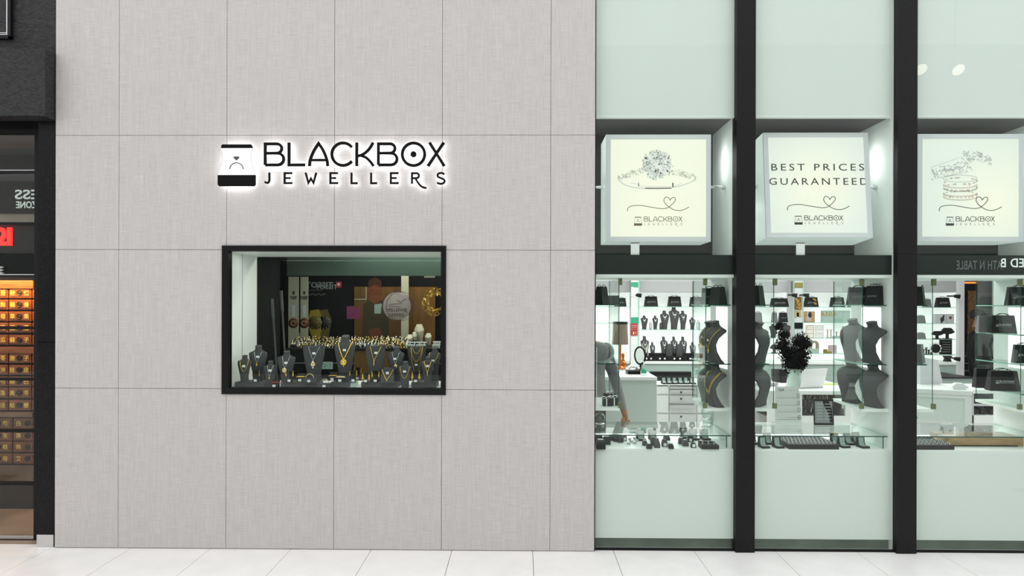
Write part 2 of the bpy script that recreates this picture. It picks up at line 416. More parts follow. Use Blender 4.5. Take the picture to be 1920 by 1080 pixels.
bx('edge_trim', xs[-1]-.001, xs[-1]+.006, .002, .05, .004, zs[0], 'black', wall)
# ---- return wall and rear of the clad wall
bx('wall_side', .02, .07, .052, 5.2, 0, 3.2, 'white_wall', kind='structure')
# ---- pillars of the shopfront
def pillar(p0, p1, nm):
    o = thing('trim_'+nm, None, None, (W((p0+p1)/2, 600).x, .05, 0), kind='structure')
    x0, x1 = W(p0, 600).x, W(p1, 600).x; zj = W(p0, 476).z; zj2 = W(p0, 917).z
    bx('cover_plate', x0, x1, 0, .10, zj+.001, 4.4, 'black_metal', o)
    bx('cover_plate', x0, x1, 0, .10, .0, zj-.001, 'black_metal', o)
    bx('core', x0+.004, x1-.004, .004, .10, .01, 4.3, 'black', o)
    return x0, x1
P1 = pillar(1380.5, 1416, '1'); P2 = pillar(1682.5, 1719.5, '2'); P3 = pillar(1984, 2020, '3')
# ---- the three glazed bays
YG = .036
BAYS = [(xs[-1]+.006, P1[0], 1116.5, 1376), (P1[1], P2[0], 1416, 1672.5), (P2[1], P3[0], 1719, 1973)]
ZT = 4.3
zP = W(1245, 218, .06).z; zBt, zBb = W(1245, 514.5, .06).z, W(1245, 520.5, .06).z
zFt = W(1245, 478, .075).z; zD = W(1245, 841, .07).z; zK = W(1245, 1009, .06).z
YB = .62
for i, (x0, x1, p0, p1) in enumerate(BAYS):
    n = str(i+1)
    xr = W(p1, 600, .06).x; xl = x0 if i == 0 else W(p0, 600, .06).x
    wn = thing('window_'+n, None, None, ((x0+x1)/2, YG, 0), kind='structure')
    bx('pane', x0+.002, x1-.002, YG, YG+.008, .012, ZT, 'pane', wn)
    bx('sill_bead', x0, x1, YG-.008, YG+.016, 0, .014, 'black', wn)
    bay = thing('partition_'+n, None, None, ((x0+x1)/2, .3, 0), kind='structure')
    # right partition: front stile and cheek
    bx('cheek', xr, x1+.09, .055, YB+.05, 0, ZT, 'white_wall', bay)
    bx('fascia_panel', xl, xr, .058, .075, zP, ZT, 'mint', bay)
    bx('fascia_lip', xl, xr, .056, .09, zP-.012, zP+.004, 'white', bay)
    bx('niche_soffit', xl, xr, .075, YB, zP-.0005, zP+.05, 'soffit', bay)
    bx('niche_back', xl, xr, YB, YB+.03, zBb, zP+.05, 'dark_panel', bay)
    bx('dark_band', xl, xr, .066, .078, zBt, zFt, 'dark_panel', bay)
    bx('beam', xl, xr, .06, YB, zBb, zBt-.0005, 'white', bay)
    bx('apron_panel', xl, xr, .058, .07, zK, zD-.016, 'mint', bay)
    bx('display_deck', xl, xr, .062, YB+.02, zD-.016, zD, 'white', bay)
    bx('plinth', xl, xr+.02, .10, .12, 0, zK+.03, 'base_green', bay)
    bx('apron_back', xl, xr, YB-.03, YB+.02, zK-.02, zD-.016, 'white_wall', bay)
    bx('apron_base', xl, xr, .07, YB, zK, zK+.02, 'white_wall', bay)
# ---- shop interior shell
bx('wall_back', -1.0, 9, 5.3, 5.4, 0, 3.2, 'white_wall', kind='structure')
bx('wall_right', 7.3, 7.4, .2, 5.3, 0, 3.2, 'white_wall', kind='structure')
bx('ceiling', .02, 7.4, .7, 5.3, 2.8, 2.9, 'white_wall', kind='structure')
# ================================================================== neighbour shop on the left
xw = xs[0]
nb = thing('wall_left', None, None, (-4.3, .1, 0), kind='structure')
cx0 = W(68.5, 620).x
z = [W(86, p).z for p in (232, 642, 1003)]
bx('stone_slab', cx0, xw-.004, .012, .16, z[1]+.002, z[0]+.09, 'granite', nb)
bx('stone_slab', cx0, xw-.004, .012, .16, z[2]+.001, z[1]-.002, 'granite', nb)
bx('base_plate', cx0, xw-.014, .006, .16, 0, z[2]-.001, 'steel', nb)
zc0, zc1 = W(40, 217, -.11).z, W(40, 90, -.11).z
xe = W(84.5, 150, -.11).x
bx('cladding_board', -7, xw-.002, .015, .14, zc1, 4.4, 'textured_black', nb)
bx('bulkhead_core', -7, xw-.003, .02, .14, zc0+.03, zc1, 'black', nb)
m = MB(); xe2 = W(104, 150, .0).x-.003
m.prism([(-7, zc0), (xe, zc0), (xe, zc1), (-7, zc1)], -.11, -.104)
m.add([(xe, -.11, zc0), (xe2, .012, zc0-.004), (xe2, .012, zc1), (xe, -.11, zc1), (-7, -.11, zc1), (-7, .012, zc1), (-7, .012, zc0), (-7, -.11, zc0)],
      [[0, 1, 2, 3], [3, 2, 5, 4], [7, 6, 1, 0]])
bxs = obj('awning_box', m, 'textured_black', label='black rough clad box projecting over the left shop window', cat='bulkhead', kind='thing')
# picture-frame moulding on the upper cladding
m = MB(); f0, f1 = W(22, 0).x, W(22, 73).z
for o, t, y in ((0, .018, -.012), (.022, .012, -.004)):
    m.box(f0-o-t, f0-o, y, .016, f1+o, 4.4); m.box(-7, f0-o, y, .016, f1+o, f1+o+t)
m.box(f0-.030, f0-.026, -.014, .016, f1+.03, 4.4, 1); m.box(-7, f0-.026, -.014, .016, f1+.026, f1+.030, 1); m.box(-7, f0-.03, -.014, .016, f1+.040, f1+.043, 1)  # thin light strips paint the highlights along the moulding
obj('trim_frame', m, ['black', 'alu'], kind='structure')
# sectional glass door with bars
YD = .17
dr = thing('door_1', None, None, (-5.5, YD, 0), kind='structure')
dx = W(66.5, 600, YD).x; db = [W(33, p, YD).z for p in (250, 322, 420, 517.5, 615, 711, 808, 907, 1003)]
bx('stile', dx, dx+.028, YD-.015, YD+.05, 0, db[0]+.05, 'black_metal', dr)
bx('head_rail', -7, dx+.03, YD-.02, YD+.05, db[0], db[0]+.03, 'black_metal', dr)
bx('head_rail', -7, dx+.03, YD-.005, YD+.05, db[0]+.034, db[0]+.10, 'black', dr)
for k in range(1, 8):
    bx('bar', -7, dx, YD-.006, YD+.04, db[k]-.010, db[k]+.009, 'black', dr)
    bx('bar_lip', -7, dx, YD-.010, YD-.004, db[k]+.008, db[k]+.013, 'alu' if k in (1, 3) else 'black_metal', dr)
bx('bottom_rail', -7, dx+.005, YD-.012, YD+.045, .0, W(33, 1011, YD).z, 'black', dr)
bx('bottom_bead', -7, dx, YD-.016, YD-.004, W(33, 1009, YD).z, W(33, 1003, YD).z, 'steel', dr)
for k in range(8):
    bx('glass_section', -7, dx, YD+.01, YD+.016, db[k+1]+.01 if k < 7 else W(33, 1003, YD).z, db[k]-.01 if k else db[0], 'pane', dr)
# neighbour interior
bx('wall_neighbour_right', xw+.0, xw+.06, .2, 3.2, 0, 3.6, 'wood_dark', kind='structure')
bx('wall_neighbour_back', -8, xw+.06, 3.2, 3.26, 0, 3.6, 'wood_dark', kind='structure')
bx('ceiling_neighbour', -8, xw, .3, 3.2, 3.55, 3.6, 'grey', kind='structure')
m = MB(); Yb = .55
for (pa, pb, dy, mi) in ((250, 274, .5, 0), (276, 291, .2, 1), (291, 321, .12, 2), (326, 340, .05, 1)):
    m.box(-5.9, xw-.02, Yb+dy, Yb+dy+.05, W(33, pb, Yb+dy).z, W(33, pa, Yb+dy).z, mi)
m.box(-5.9, xw-.02, Yb, Yb+.06, W(33, 400, Yb).z, W(33, 340, Yb).z, 2); m.box(-5.9, xw-.02, Yb+.02, Yb+.06, W(33, 420, Yb).z, W(33, 400, Yb).z, 3)
m.box(-5.9, xw-.02, Yb+.10, Yb+.14, W(33, 518, Yb+.1).z, W(33, 420, Yb+.1).z, 2)
obj('stepped_bulkhead', m, ['grey', 'soffit', 'black_metal', 'brownstone'], label='grey and black stepped bulkhead inside the left shop, over the drawers', cat='bulkhead', kind='thing')
bx('led_strip', -5.9, xw-.02, Yb+.06, Yb+.10, W(33, 417.5, Yb+.06).z, W(33, 415, Yb+.06).z, 'red_led', label='thin red light strip under the black bulkhead, left shop', cat='light')
Yl = Yb+.0995
for s_, px, py, h, mt, lb, nm in (('2', 5, 459, 33, 'red_led', 'red glowing rounded numeral cut by the left frame edge', 'neon_numeral'),
                             ('I', 20, 459, 33, 'red_led', 'red glowing upright bar beside the red numeral', 'neon_bar'),
                             ('E', 3.5, 513, 13.5, 'white_ink', 'white letter E on dark board above the medicine drawers', 'sign_letter')):
    p = W(px, py, Yl); mb = text_mb(s_, h/S(Yl), bold=.035, depth=.02)
    obj(nm, moved(mb, p.x, p.y, p.z), mt, label=lb, cat='sign letter')
# apothecary cabinet
YC = .95; sc = S(YC)
cab = thing('medicine_cabinet', 'dark red timber medicine cabinet full of gold lettered drawers, left shop', 'cabinet', (-5.1, YC+.2, 0))
zz = lambda p: W(40, p, YC).z
xx = lambda p: W(p, 700, YC).x
bx('carcass', -7, xx(66), YC+.03, YC+.4, zz(985), zz(526), 'wood_dark', cab)
bx('cornice', -7, xx(66), YC-.03, YC+.1, zz(541), zz(526), 'wood', cab)
bx('mid_rail', -7, xx(66), YC-.02, YC+.1, zz(662), zz(650), 'wood', cab)
bx('ledge', -7, xx(66), YC-.035, YC+.1, zz(781), zz(772), 'ledge_wood', cab)
bx('plinth_board', -7, xx(66), YC-.01, YC+.1, zz(908), zz(872), 'ledge_wood', cab)
bx('plinth_board', -7, xx(66), YC-.03, YC+.1, zz(985), zz(908), 'wood_dark', cab)
rows = [(549, 21, '吾', '砂', '仁'), (571, 20, '鈎', '龍', '骨'), (593, 20, '母', '草', '果'), (614, 20, '芎', '豆', '蔻'), (637, 20, '瓜', '蘇', '子'),
        (671, 20, '苓', '施', '子'), (693, 20, '沖', '桂', '皮'), (715, 20, '芍', '柳', '巴'), (736, 21, '洛', '黃', '芩'), (759, 21, '活', '枯', '梗')]
def drawer(pa, pb, py, hp, chars):
    d = MB(); d.box(xx(pa), xx(pb), YC-.012, YC+.03, zz(py+hp/2)+.004, zz(py-hp/2)-.004)
    q = .012; d.box(xx(pa)+q, xx(pb)-q, YC-.017, YC-.012, zz(py+hp/2)+.004+q, zz(py-hp/2)-.004-q)
    o = obj('drawer', d, 'wood', cab)
    for c, px in chars:
        if c == '@':
            k = MB(); p = (xx(px), 0, zz(py)); k.lathe([(.025, 0), (.025, .006), (.019, .006), (.018, .003), (.009, .003), (.007, .009)], (0, 0, 0), 14)
            k.xform(Matrix.Translation((p[0], YC-.017, p[2])) @ Matrix.Rotation(PI/2, 4, 'X')); obj('knob', k, 'wood_dark', o)
        else:
            t = text_mb(c, 7.6/sc, bold=.004, depth=.001); obj('lettering', moved(t, xx(px), YC-.018, zz(py)-4.0/sc), 'gold_ink', o)
for py, hp, a, b, c in rows:
    drawer(-24, 16.5, py, hp, (('@', -2), (a, 8))); drawer(19, 60, py, hp, ((b, 26), ('@', 39), (c, 52))); drawer(63, 66, py, hp, ()); drawer(-68, -27, py, hp, (('@', -47),))
for py, hp, a, b in ((793, 21, '芍', '白'), (816, 21, '灰', '厚'), (837, 21, '根', '熟'), (859, 21, '母', '艾')):
    drawer(-18, 25, py, hp, (('@', 0), (a, 13))); drawer(-64, -21, py, hp, (('@', -42),)); drawer(27.5, 66, py, hp, ((b, 38), ('@', 55)))
l = area('neighbour_glow', (xx(30), YC-.20, zz(514)), .9, .12, 17, (1, .50, .16), (math.radians(32), 0, 0))
m = MB(); m.box(xx(2), xx(6.5), YC-.5, YC-.46, 0, zz(890)); m.box(-6.3, xx(6.5), YC-.5, YC-.2, zz(890), zz(884)); m.box(-6.3, -6.25, YC-.5, YC-.46, 0, zz(890))
obj('low_bench', m, 'wood_dark', label='low dark bench with straight legs in front of the medicine cabinet', cat='bench')
# ================================================================== the other side of the mall, seen only in the panes
opp = thing('wall_opposite', None, None, (0, -12, 0), kind='structure')
bx('shopfront', -14, 3.0, -12.2, -12, 0, 3.1, 'opp_dark', opp); bx('upper_wall', -14, 14, -12.3, -12.02, 3.1, 8.4, 'opp_light', opp)
bx('shopfront', 3.0, 14, -12.2, -12, 0, 3.1, 'opp_dark', opp); bx('pier', -1.0, .2, -12.1, -11.8, 0, 8.4, 'opp_light', opp)
Yx = .064  # mirrored letters on the band stand in for a sign reflected in the glass
for s_, px, mt, lb in (('ATH N TABLE', 1835.5, 'dim_reflection', 'dull painted reflection of lettering on the dark band over the last bay'), ('BED B', 1904, 'bright_reflection', 'bright painted reflection of lettering at the right end of the dark band')):
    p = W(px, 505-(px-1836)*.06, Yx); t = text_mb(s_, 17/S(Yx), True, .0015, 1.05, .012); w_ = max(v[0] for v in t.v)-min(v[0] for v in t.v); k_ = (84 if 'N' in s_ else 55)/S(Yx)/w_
    t.xform(Matrix.Diagonal((k_, 1, 1, 1))); obj('band_reflection', moved(t, p.x, p.y, p.z), mt, label=lb, cat='lettering')
for s_, px, py, h, wd in (('ESS', 51, 373, 18, 45), ('ZONE', 50, 390, 13, 40)):  # sign reflection drawn as mirrored letters on the bulkhead
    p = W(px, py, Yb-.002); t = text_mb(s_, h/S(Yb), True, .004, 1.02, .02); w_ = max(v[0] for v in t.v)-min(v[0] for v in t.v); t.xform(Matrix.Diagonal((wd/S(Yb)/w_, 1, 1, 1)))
    obj('bulkhead_reflection', moved(t, p.x, p.y, p.z), 'bright_reflection', label='painted reflection of white lettering %s on the dark bulkhead inside the left shop' % s_, cat='lettering')

for px, py, lb in ((1727, 130, 'left'), (1797, 131, 'right')):
    v = W(px, py, 6.0); q = Vector((v.x, 2*YG-6.0, v.z)); o = thing('pendant_spot', 'round warm mall spotlight reflected high in the last pane, %s of the two' % lb, 'spotlight', q, rot=(PI/4, 0, 0)); r = 12/S(6.0)
    obj('shade', MB().lathe([(r*1.05, 0), (r*1.0, .12), (.02, .16)], (0, 0, .004), 18), 'opp_light', o, local=True); obj('bulb', MB().lathe([(r*.9, -.004), (r*.9, .0)], (0, 0, 0), 18), 'warm_bulb', o, local=True); obj('cable', MB().tube([(0, 0, .15), (0, 2.2, 2.2)], .006, 5), 'black', o, local=True)
# ================================================================== halo-lit sign on the clad wall
def pos(px, Y, z): return Vector((W(px, 569, Y).x, Y, z))
def on(px, py, z):                    # the point of the horizontal plane z seen at a pixel
    d = RM @ Vector(((px-960)/F, (HZ-py)/F, -1.0)); t = (z-H)/d.z
    return Vector((d.x*t, d.y*t-D, z))
SY0, SY1 = -.048, -.036
kx = W(837, 320, -.042).x-W(409, 320, -.042).x
x00 = W(408.4, 310, -.042).x; zmid = W(620, 240+285/4.174+.4, -.042).z
f, k = logo_map(x00, zmid, kx*1795/1795)
sg = thing('shop_sign', 'halo-lit black letters and ring box emblem on the grey clad wall', 'sign', (x00+kx/2, -.02, zmid))
def sign_letter(g, nm='letter'):
    m = MB(); h = MB()
    for n_, (pts, wd, cl) in enumerate(g):
        wd = wd+1.8; q = [f(p) for p in pts]; m.stroke(q, wd*k, SY0-.0006*n_, SY1, 0, bool(cl)); h.stroke(q, wd*k*.8, SY1+.0005, SY1+.004, 0, bool(cl))
    o = obj(nm, m, 'gloss_black', sg); obj('halo_light', h, 'halo', o)
for g in LETTERS+SMALL: sign_letter(g)
for q, nm, mt in ((EMB_LID, 'emblem_lid', 'gloss_black'), (EMB_BASE, 'emblem_base', 'gloss_black'), (EMB_WHITE, 'emblem_face', 'acrylic')):
    o = obj(nm, MB().prism([f(p) for p in q], SY0, SY1), mt, sg)
    c = (sum(p[0] for p in q)/len(q), sum(p[1] for p in q)/len(q))
    obj('halo_light', MB().prism([f((c[0]+(p[0]-c[0])*.8, c[1]+(p[1]-c[1])*.8)) for p in q], SY1+.0005, SY1+.004), 'halo', o)
obj('emblem_ring', MB().stroke([f(p) for p in EMB_RING], 8*k, SY0-.004, SY0), 'soffit', sg)
for e_ in (((63, 160), (79, 243), (38, 364)), ((311, 160), (297, 243), (331, 364))): obj('emblem_line', MB().stroke([f(p) for p in e_], 5*k, SY0-.003, SY0), 'light_grey', sg)
obj('emblem_gem', MB().prism([f(p) for p in EMB_GEM], SY0-.004, SY0), 'soffit', sg)
m = MB()
for px, py in ((430, 300), (460, 340), (520, 290), (600, 300), (700, 300), (790, 300), (540, 335), (680, 335), (800, 335)):
    p = W(px, py, 0); m.tube([(p.x, -.037, p.z), (p.x, 0, p.z)], .002, 5)
obj('standoff', m, 'steel', sg, kind='stuff')
# ================================================================== display window
wn = thing('window_4', None, None, (W(626, 600).x, .02, W(626, 740).z), kind='structure')
a0, a1 = W(415.5, 600, -.012).x, W(836, 600, -.012).x; c1, c0 = W(626, 460.5, -.012).z, W(626, 740, -.012).z
i0, i1 = W(429.5, 600, -.0).x, W(826.8, 600, -.0).x; d1, d0 = W(626, 471, 0).z, W(626, 727.5, 0).z
for poly in ([(a0, c1), (a1, c1), (i1, d1), (i0, d1)], [(a0, c0), (a1, c0), (i1, d0), (i0, d0)],
             [(a0, c0), (i0, d0), (i0, d1), (a0, c1)], [(a1, c0), (i1, d0), (i1, d1), (a1, c1)]):
    obj('frame', MB().prism(poly, -.012, .05), 'black', wn)
bx('pane', i0, i1, .022, .028, d0, d1, 'pane', wn)
Z0 = W(626, 729, .05).z; Zc = W(626, 472.5, .04).z; YBK = .58
cs = thing('alcove', None, None, (W(626, 600).x, .3, Z0), kind='structure')
l0, r0 = W(429, 600, .05).x, W(829, 600, .05).x
bx('base_board', l0, r0, .05, YBK, Z0-.03, Z0, 'white', cs)
bx('side_panel', l0-.02, l0, .05, .285, Z0, Zc+.02, 'white', cs); bx('side_panel', l0-.02, l0, .297, YBK, Z0, Zc+.02, 'white', cs)
bx('seal', l0-.02, l0-.003, .286, .296, Z0, Zc, 'black', cs)
bx('side_panel', r0, r0+.02, .05, YBK, Z0, Zc+.02, 'white', cs)
bx('ceiling_panel', l0, r0, .05, YBK, Zc, Zc+.02, 'white', cs)
area('alcove_light', ((l0+r0)/2, .20, Zc-.006), 1.4, .10, 2.3, (.97, 1, .97))
bx('rear_pane', l0, r0, YBK+.002, YBK+.008, Z0-.03, Zc, 'clear', cs)
# room behind
YK = 1.45
kx0, kx1 = W(345, 600, YK).x, W(960, 600, YK).x
bx('wall_kiosk_back', kx0, kx1, YK, YK+.05, 0, 3, 'black', kind='structure')
bx('wall_kiosk_left', kx0-.05, kx0, .6, YK, 0, 3, 'black', kind='structure'); bx('ceiling_kiosk', kx0, kx1, .6, YK, 2.6, 2.7, 'black', kind='structure')
area('kiosk_fill', (-.9, 1.0, 2.5), 1.2, .3, 26, (1, .95, .85))  # unseen light added to brighten the closed room behind the window
Yh = 1.05
bx('bulkhead', W(538, 600, Yh).x, W(835, 600, Yh).x, Yh, Yh+.04, W(680, 517, Yh).z, W(680, 478, Yh).z+.15, 'green_board', label='dark green bulkhead board high behind the display window', cat='bulkhead', kind='thing')
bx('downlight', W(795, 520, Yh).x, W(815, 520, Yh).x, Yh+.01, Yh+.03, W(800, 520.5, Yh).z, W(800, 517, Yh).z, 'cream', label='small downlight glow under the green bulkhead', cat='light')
def flat(name, px0, px1, py0, py1, Y, m, label=None, cat=None, parent=None, t=.006, **k2):
    a = W(px0, py1, Y); b = W(px1, py0, Y)
    return bx(name, a.x, b.x, Y, Y+t, a.z, b.z, m, parent, label=label, cat=cat, **k2)
def ptext(name, s, px, py, hpx, Y, m, parent, mirror=False, space=1., bold=0., dy=.0012, wpx=0):
    p = W(px, py, Y); t = text_mb(s, hpx/S(Y), mirror, .001, space, bold)
    if wpx: t.xform(Matrix.Diagonal((wpx/S(Y)/(max(v[0] for v in t.v)-min(v[0] for v in t.v)), 1, 1, 1)))
    return obj(name, moved(t, p.x, Y-dy, p.z), m, parent)
Yp = YK-.05
for n_, (pa, pb) in enumerate(((540.5, 560), (563, 578))):
    o = flat('poster', pa, pb, 519, 655, Yp-.12+.05*n_, 'cream', 'cream watch poster strip, %s of the pair seen from behind' % ('left' if n_ == 0 else 'right'), 'poster')
    Yq = Yp-.12+.05*n_; c = (pa+pb)/2
    ptext('lettering', 'TISSOT', c, 561, 6, Yq, 'ink', o, True, bold=.03, wpx=14); flat('mark', c-2, c+2, 546, 552, Yq-.002, 'plum_ink', parent=o, t=.001)
    m = MB(); p = W(c, 606, Yq); m.lathe([(9.5/S(Yq), 0), (9.5/S(Yq), .001)], (0, 0, 0), 24); m.xform(Matrix.Translation((p.x, Yq-.001, p.z)) @ Matrix.Rotation(PI/2, 4, 'X'))
    obj('round_print', m, 'rust', o)
    m = MB(); m.stroke([(p.x+4.5/S(Yq)*math.cos(a*.5), p.z+4.5/S(Yq)*math.sin(a*.5)) for a in range(12)], .006, Yq-.004, Yq-.003); obj('round_mark', m, 'cream', o)
    flat('strip_print', c-3, c+3, 572, 594, Yq-.002, 'white_ink', parent=o, t=.001)
wp = flat('watch_poster', 578, 662, 520, 655, Yp, 'black', 'black watch poster with mirrored white lettering and a yellow watch', 'poster')
ptext('lettering', 'TISSOT', 599, 539, 10.5, Yp, 'dim_white', wp, True, 1.05, .03, wpx=52); ptext('lettering', 'TISSOT', 612, 542, 9, Yp, 'grey', wp, True, 1.0, .01, wpx=42)  # second, dimmer lettering paints the double reflection of the glazing
flat('red_mark', 630, 640, 528, 539, Yp-.003, 'red_card', parent=wp, t=.002); ptext('lettering', '+', 635, 537, 8, Yp-.003, 'white_ink', wp, True, bold=.04)
m = MB()
for k2 in range(9):
    p = W(580+k2*3.6, 553-(k2 % 3), Yp); m.box(p.x-.004, p.x+.005, Yp-.002, Yp-.001, p.z-.006, p.z+.005)
p = W(577, 544, Yp); m.box(p.x, p.x+.14, Yp-.002, Yp-.001, p.z-.002, p.z+.001)
obj('small_print', m, 'dim_white', wp, kind='stuff')
for dx_, mt1, mt2 in ((16, 'watch_olive', 'ink'), (0, 'watch_yellow', 'watch_olive')):  # offset dull copy paints the glazing's double reflection of the watch
    P = lambda a, b: (lambda q: (q.x, q.z))(W(a+dx_, b, Yp))
    o = obj('watch_print', MB().prism([P(582, 582), P(598, 580), P(606, 600), P(600, 634), P(588, 640), P(576, 606)], Yp-.003-(.002 if dx_ == 0 else 0), Yp-.001), mt1, wp)
    m = MB(); q = W(591+dx_, 605, Yp); m.lathe([(13/S(Yp), 0), (13/S(Yp), .001)], (0, 0, 0), 24); m.xform(Matrix.Translation((q.x, Yp-.006+(.002 if dx_ else 0), q.z)) @ Matrix.Rotation(PI/2, 4, 'X')); obj('dial_print', m, mt2, o)
    m = MB()
    for k2 in range(12):
        a = k2*PI/6; m.stroke([(q.x+10*math.cos(a)/S(Yp), q.z+10*math.sin(a)/S(Yp)), (q.x+12.3*math.cos(a)/S(Yp), q.z+12.3*math.sin(a)/S(Yp))], .004, Yp-.009, Yp-.008)
    obj('mark_print', m, 'palegold', o, kind='stuff')
# amber portrait poster
pp = flat('portrait_poster', 664, 816, 538, 655, Yp, 'amber', 'large amber poster of a person in a dark jacket, behind the watches', 'poster')
P = lambda a, b: (lambda q: (q.x, q.z))(W(a, b, Yp))
obj('jacket_print', MB().prism([P(679, 655), P(681, 572), P(690, 563), P(716, 563), P(728, 575), P(731, 655)], Yp-.002, Yp-.001), 'poster_dark', pp)
obj('face_print', MB().prism([P(703+12.5*math.cos(a*PI/10), 545+22*math.sin(a*PI/10)) for a in range(20)], Yp-.004, Yp-.002), 'poster_skin', pp)
obj('beard_print', MB().prism([P(693, 554), P(713, 554), P(712, 565), P(703, 571), P(694, 565)], Yp-.0045, Yp-.004), 'rust', pp)
obj('hair_print', MB().prism([P(690, 540), P(691, 526), P(703, 520), P(715, 526), P(716, 540), P(703, 534)], Yp-.0046, Yp-.004), 'poster_hair', pp)
for ex_ in (698, 708): obj('eye_print', MB().prism([P(ex_-2, 544), P(ex_+2, 544), P(ex_+2, 545.6), P(ex_-2, 545.6)], Yp-.0046, Yp-.004), 'poster_hair', pp)
obj('shirt_print', MB().prism([P(702, 571), P(716, 569), P(714, 588), P(702, 588)], Yp-.004, Yp-.002), 'sage', pp)
obj('hands_print', MB().prism([P(690, 618), P(712, 614), P(720, 640), P(698, 645)], Yp-.004, Yp-.002), 'rust', pp)
for k2, (a, b, c, d) in enumerate(((664, 674, 577, 598), (650, 664, 574, 598))): flat('pink_print', a, b, c, d, Yp-.003-.001*k2, 'magenta', parent=pp, t=.001)
flat('line_print', 686, 687.3, 538, 561, Yp-.003, 'cream', parent=pp, t=.001); flat('line_print', 664, 687, 560.5, 561.6, Yp-.003, 'cream', parent=pp, t=.001)
flat('shop_post', 752, 765, 517, 655, Yp-.1, 'cream', 'narrow cream post behind the round window sticker', 'post', t=.05)
# round sticker on the rear pane
Ys = YBK-.004
q = W(746, 574, Ys); r_ = 29/S(Ys)
st = thing('round_sticker', 'round frosted sticker with mirrored lettering on the rear pane', 'sticker', (q.x, Ys, q.z-r_))
for dx_, mt in ((5, 'plum_ink'), (-2, 'plum_ink')):  # second ring paints the double reflection of the glazing
    m = MB(); m.stroke([(q.x+dx_/S(Ys)+r_*.93*math.cos(a*PI/24), q.z+r_*.95*math.sin(a*PI/24)) for a in range(48)], .0035, Ys-.003, Ys-.002, 0, True); obj('ring_print', m, mt, st)
m = MB(); m.lathe([(r_*.9, 0), (r_*.9, .0012)], (0, 0, 0), 40); m.xform(Matrix.Translation((q.x-.008, Ys, q.z)) @ Matrix.Rotation(PI/2, 4, 'X')); obj('disc', m, 'decal', st)
for s_, py, h in (('JEWELLERY', 584, 6), ('OFFERS', 594, 6.5)): ptext('lettering', s_, 743, py, h, Ys-.0018, 'plum_ink', st, True, 1.0, .01)
for a in (((729, 571), (755, 569)), ((728, 574), (752, 576)), ((745, 563), (751, 567), (762, 560))):
    obj('line_print', MB().stroke([(lambda u: (u.x, u.z))(W(*b, Ys)) for b in a], .005, Ys-.003, Ys-.002), 'plum_ink', st)
# black counter with watches
Yf = .80; Zt = W(650, 653, Yf).z
kc = thing('watch_counter', 'low black counter behind the display window, crowded with watches', 'counter', (W(690, 650, Yf).x, 1.0, 0))
bx('body', W(540, 650, Yf).x, W(832, 650, Yf).x, Yf, 1.33, 0, Zt-.02, 'black', kc); bx('top', W(538, 650, Yf).x, W(834, 650, Yf).x, Yf-.02, 1.33, Zt-.02, Zt, 'black_metal', kc)
bx('shadow_gap', W(545, 650, Yf).x, W(830, 650, Yf).x, Yf-.006, Yf, Zt-.13, Zt-.126, 'grey', kc)
flat('timber_door', 664, 700, 657, 712, Yf-.008, 'amber', parent=kc); flat('timber_door', 702, 752, 657, 712, Yf-.008, 'amber', parent=kc)
so = thing('wall_socket', 'mint four pin power socket on the black counter front', 'socket', W(613.5, 692, Yf-.01))
flat('plate', 603.5, 624, 678.5, 692, Yf-.01, 'sage', parent=so)
for a, b in ((608.5, 683), (619, 683), (608.5, 687.5), (619, 687.5), (613, 685)): flat('slot', a-.9, a+.9, b-.8, b+.8, Yf-.012, 'ink', parent=so, t=.002)
rnd = random.Random(5)
def watch_mb(r):
    m = MB(); m.tube([(0, r*.62*math.sin(a*PI/7), r*.95+r*.95*math.cos(a*PI/7)) for a in range(14)], r*.2, 5, 0, True)
    m.tube([(0, -r*.9, r*1.0), (0, -r*.6, r*1.05)], r*.5, 9, 0); m.tube([(0, -r*.95, r*1.0), (0, -r*.88, r*1.0)], r*.38, 9, 1)
    return m
protos = [obj('wristwatch', watch_mb(.019), [a, b], local=True, label='small metal wristwatch on the crowded black counter', cat='watch', group='watches crowded on the black counter')
          for a, b in (('palegold', 'dial'), ('palegold', 'dial'), ('silver', 'card'), ('palegold', 'card'), ('gold', 'dial'))]
nw = 0
for row in range(5):
    px = 546+row*2.3
    while px < 764:
        o = protos[nw] if nw < 5 else rnd.choice(protos).copy()
        if nw >= 5: COL.objects.link(o)
        o.location = pos(px+rnd.uniform(-1, 1), Yf+.065+row*.085+rnd.uniform(-.01, .01), Zt+row*.011); o.rotation_euler = (rnd.uniform(-.3, .3), 0, rnd.uniform(-.6, .6)); s_ = rnd.uniform(.85, 1.25); o.scale = (s_, s_, s_)
        nw += 1; px += rnd.uniform(5.2, 7.6)
for k2 in range(1, 5):
    bx('watch_step', W(543, 650, .9).x, W(768, 650, .9).x, Yf+.02+k2*.085, 1.32, Zt, Zt+k2*.011-.0002, 'black', kc)
for a, lb in ((557, 'cream'), (585, 'tan')):
    p = on(a, 646, Zt); bx('watch_box', p.x-.022, p.x+.022, p.y+.1, p.y+.14, Zt, Zt+.10, 'cream', label='small %s presentation box standing behind the watches' % lb, cat='box')
p = on(588, 651, Zt)
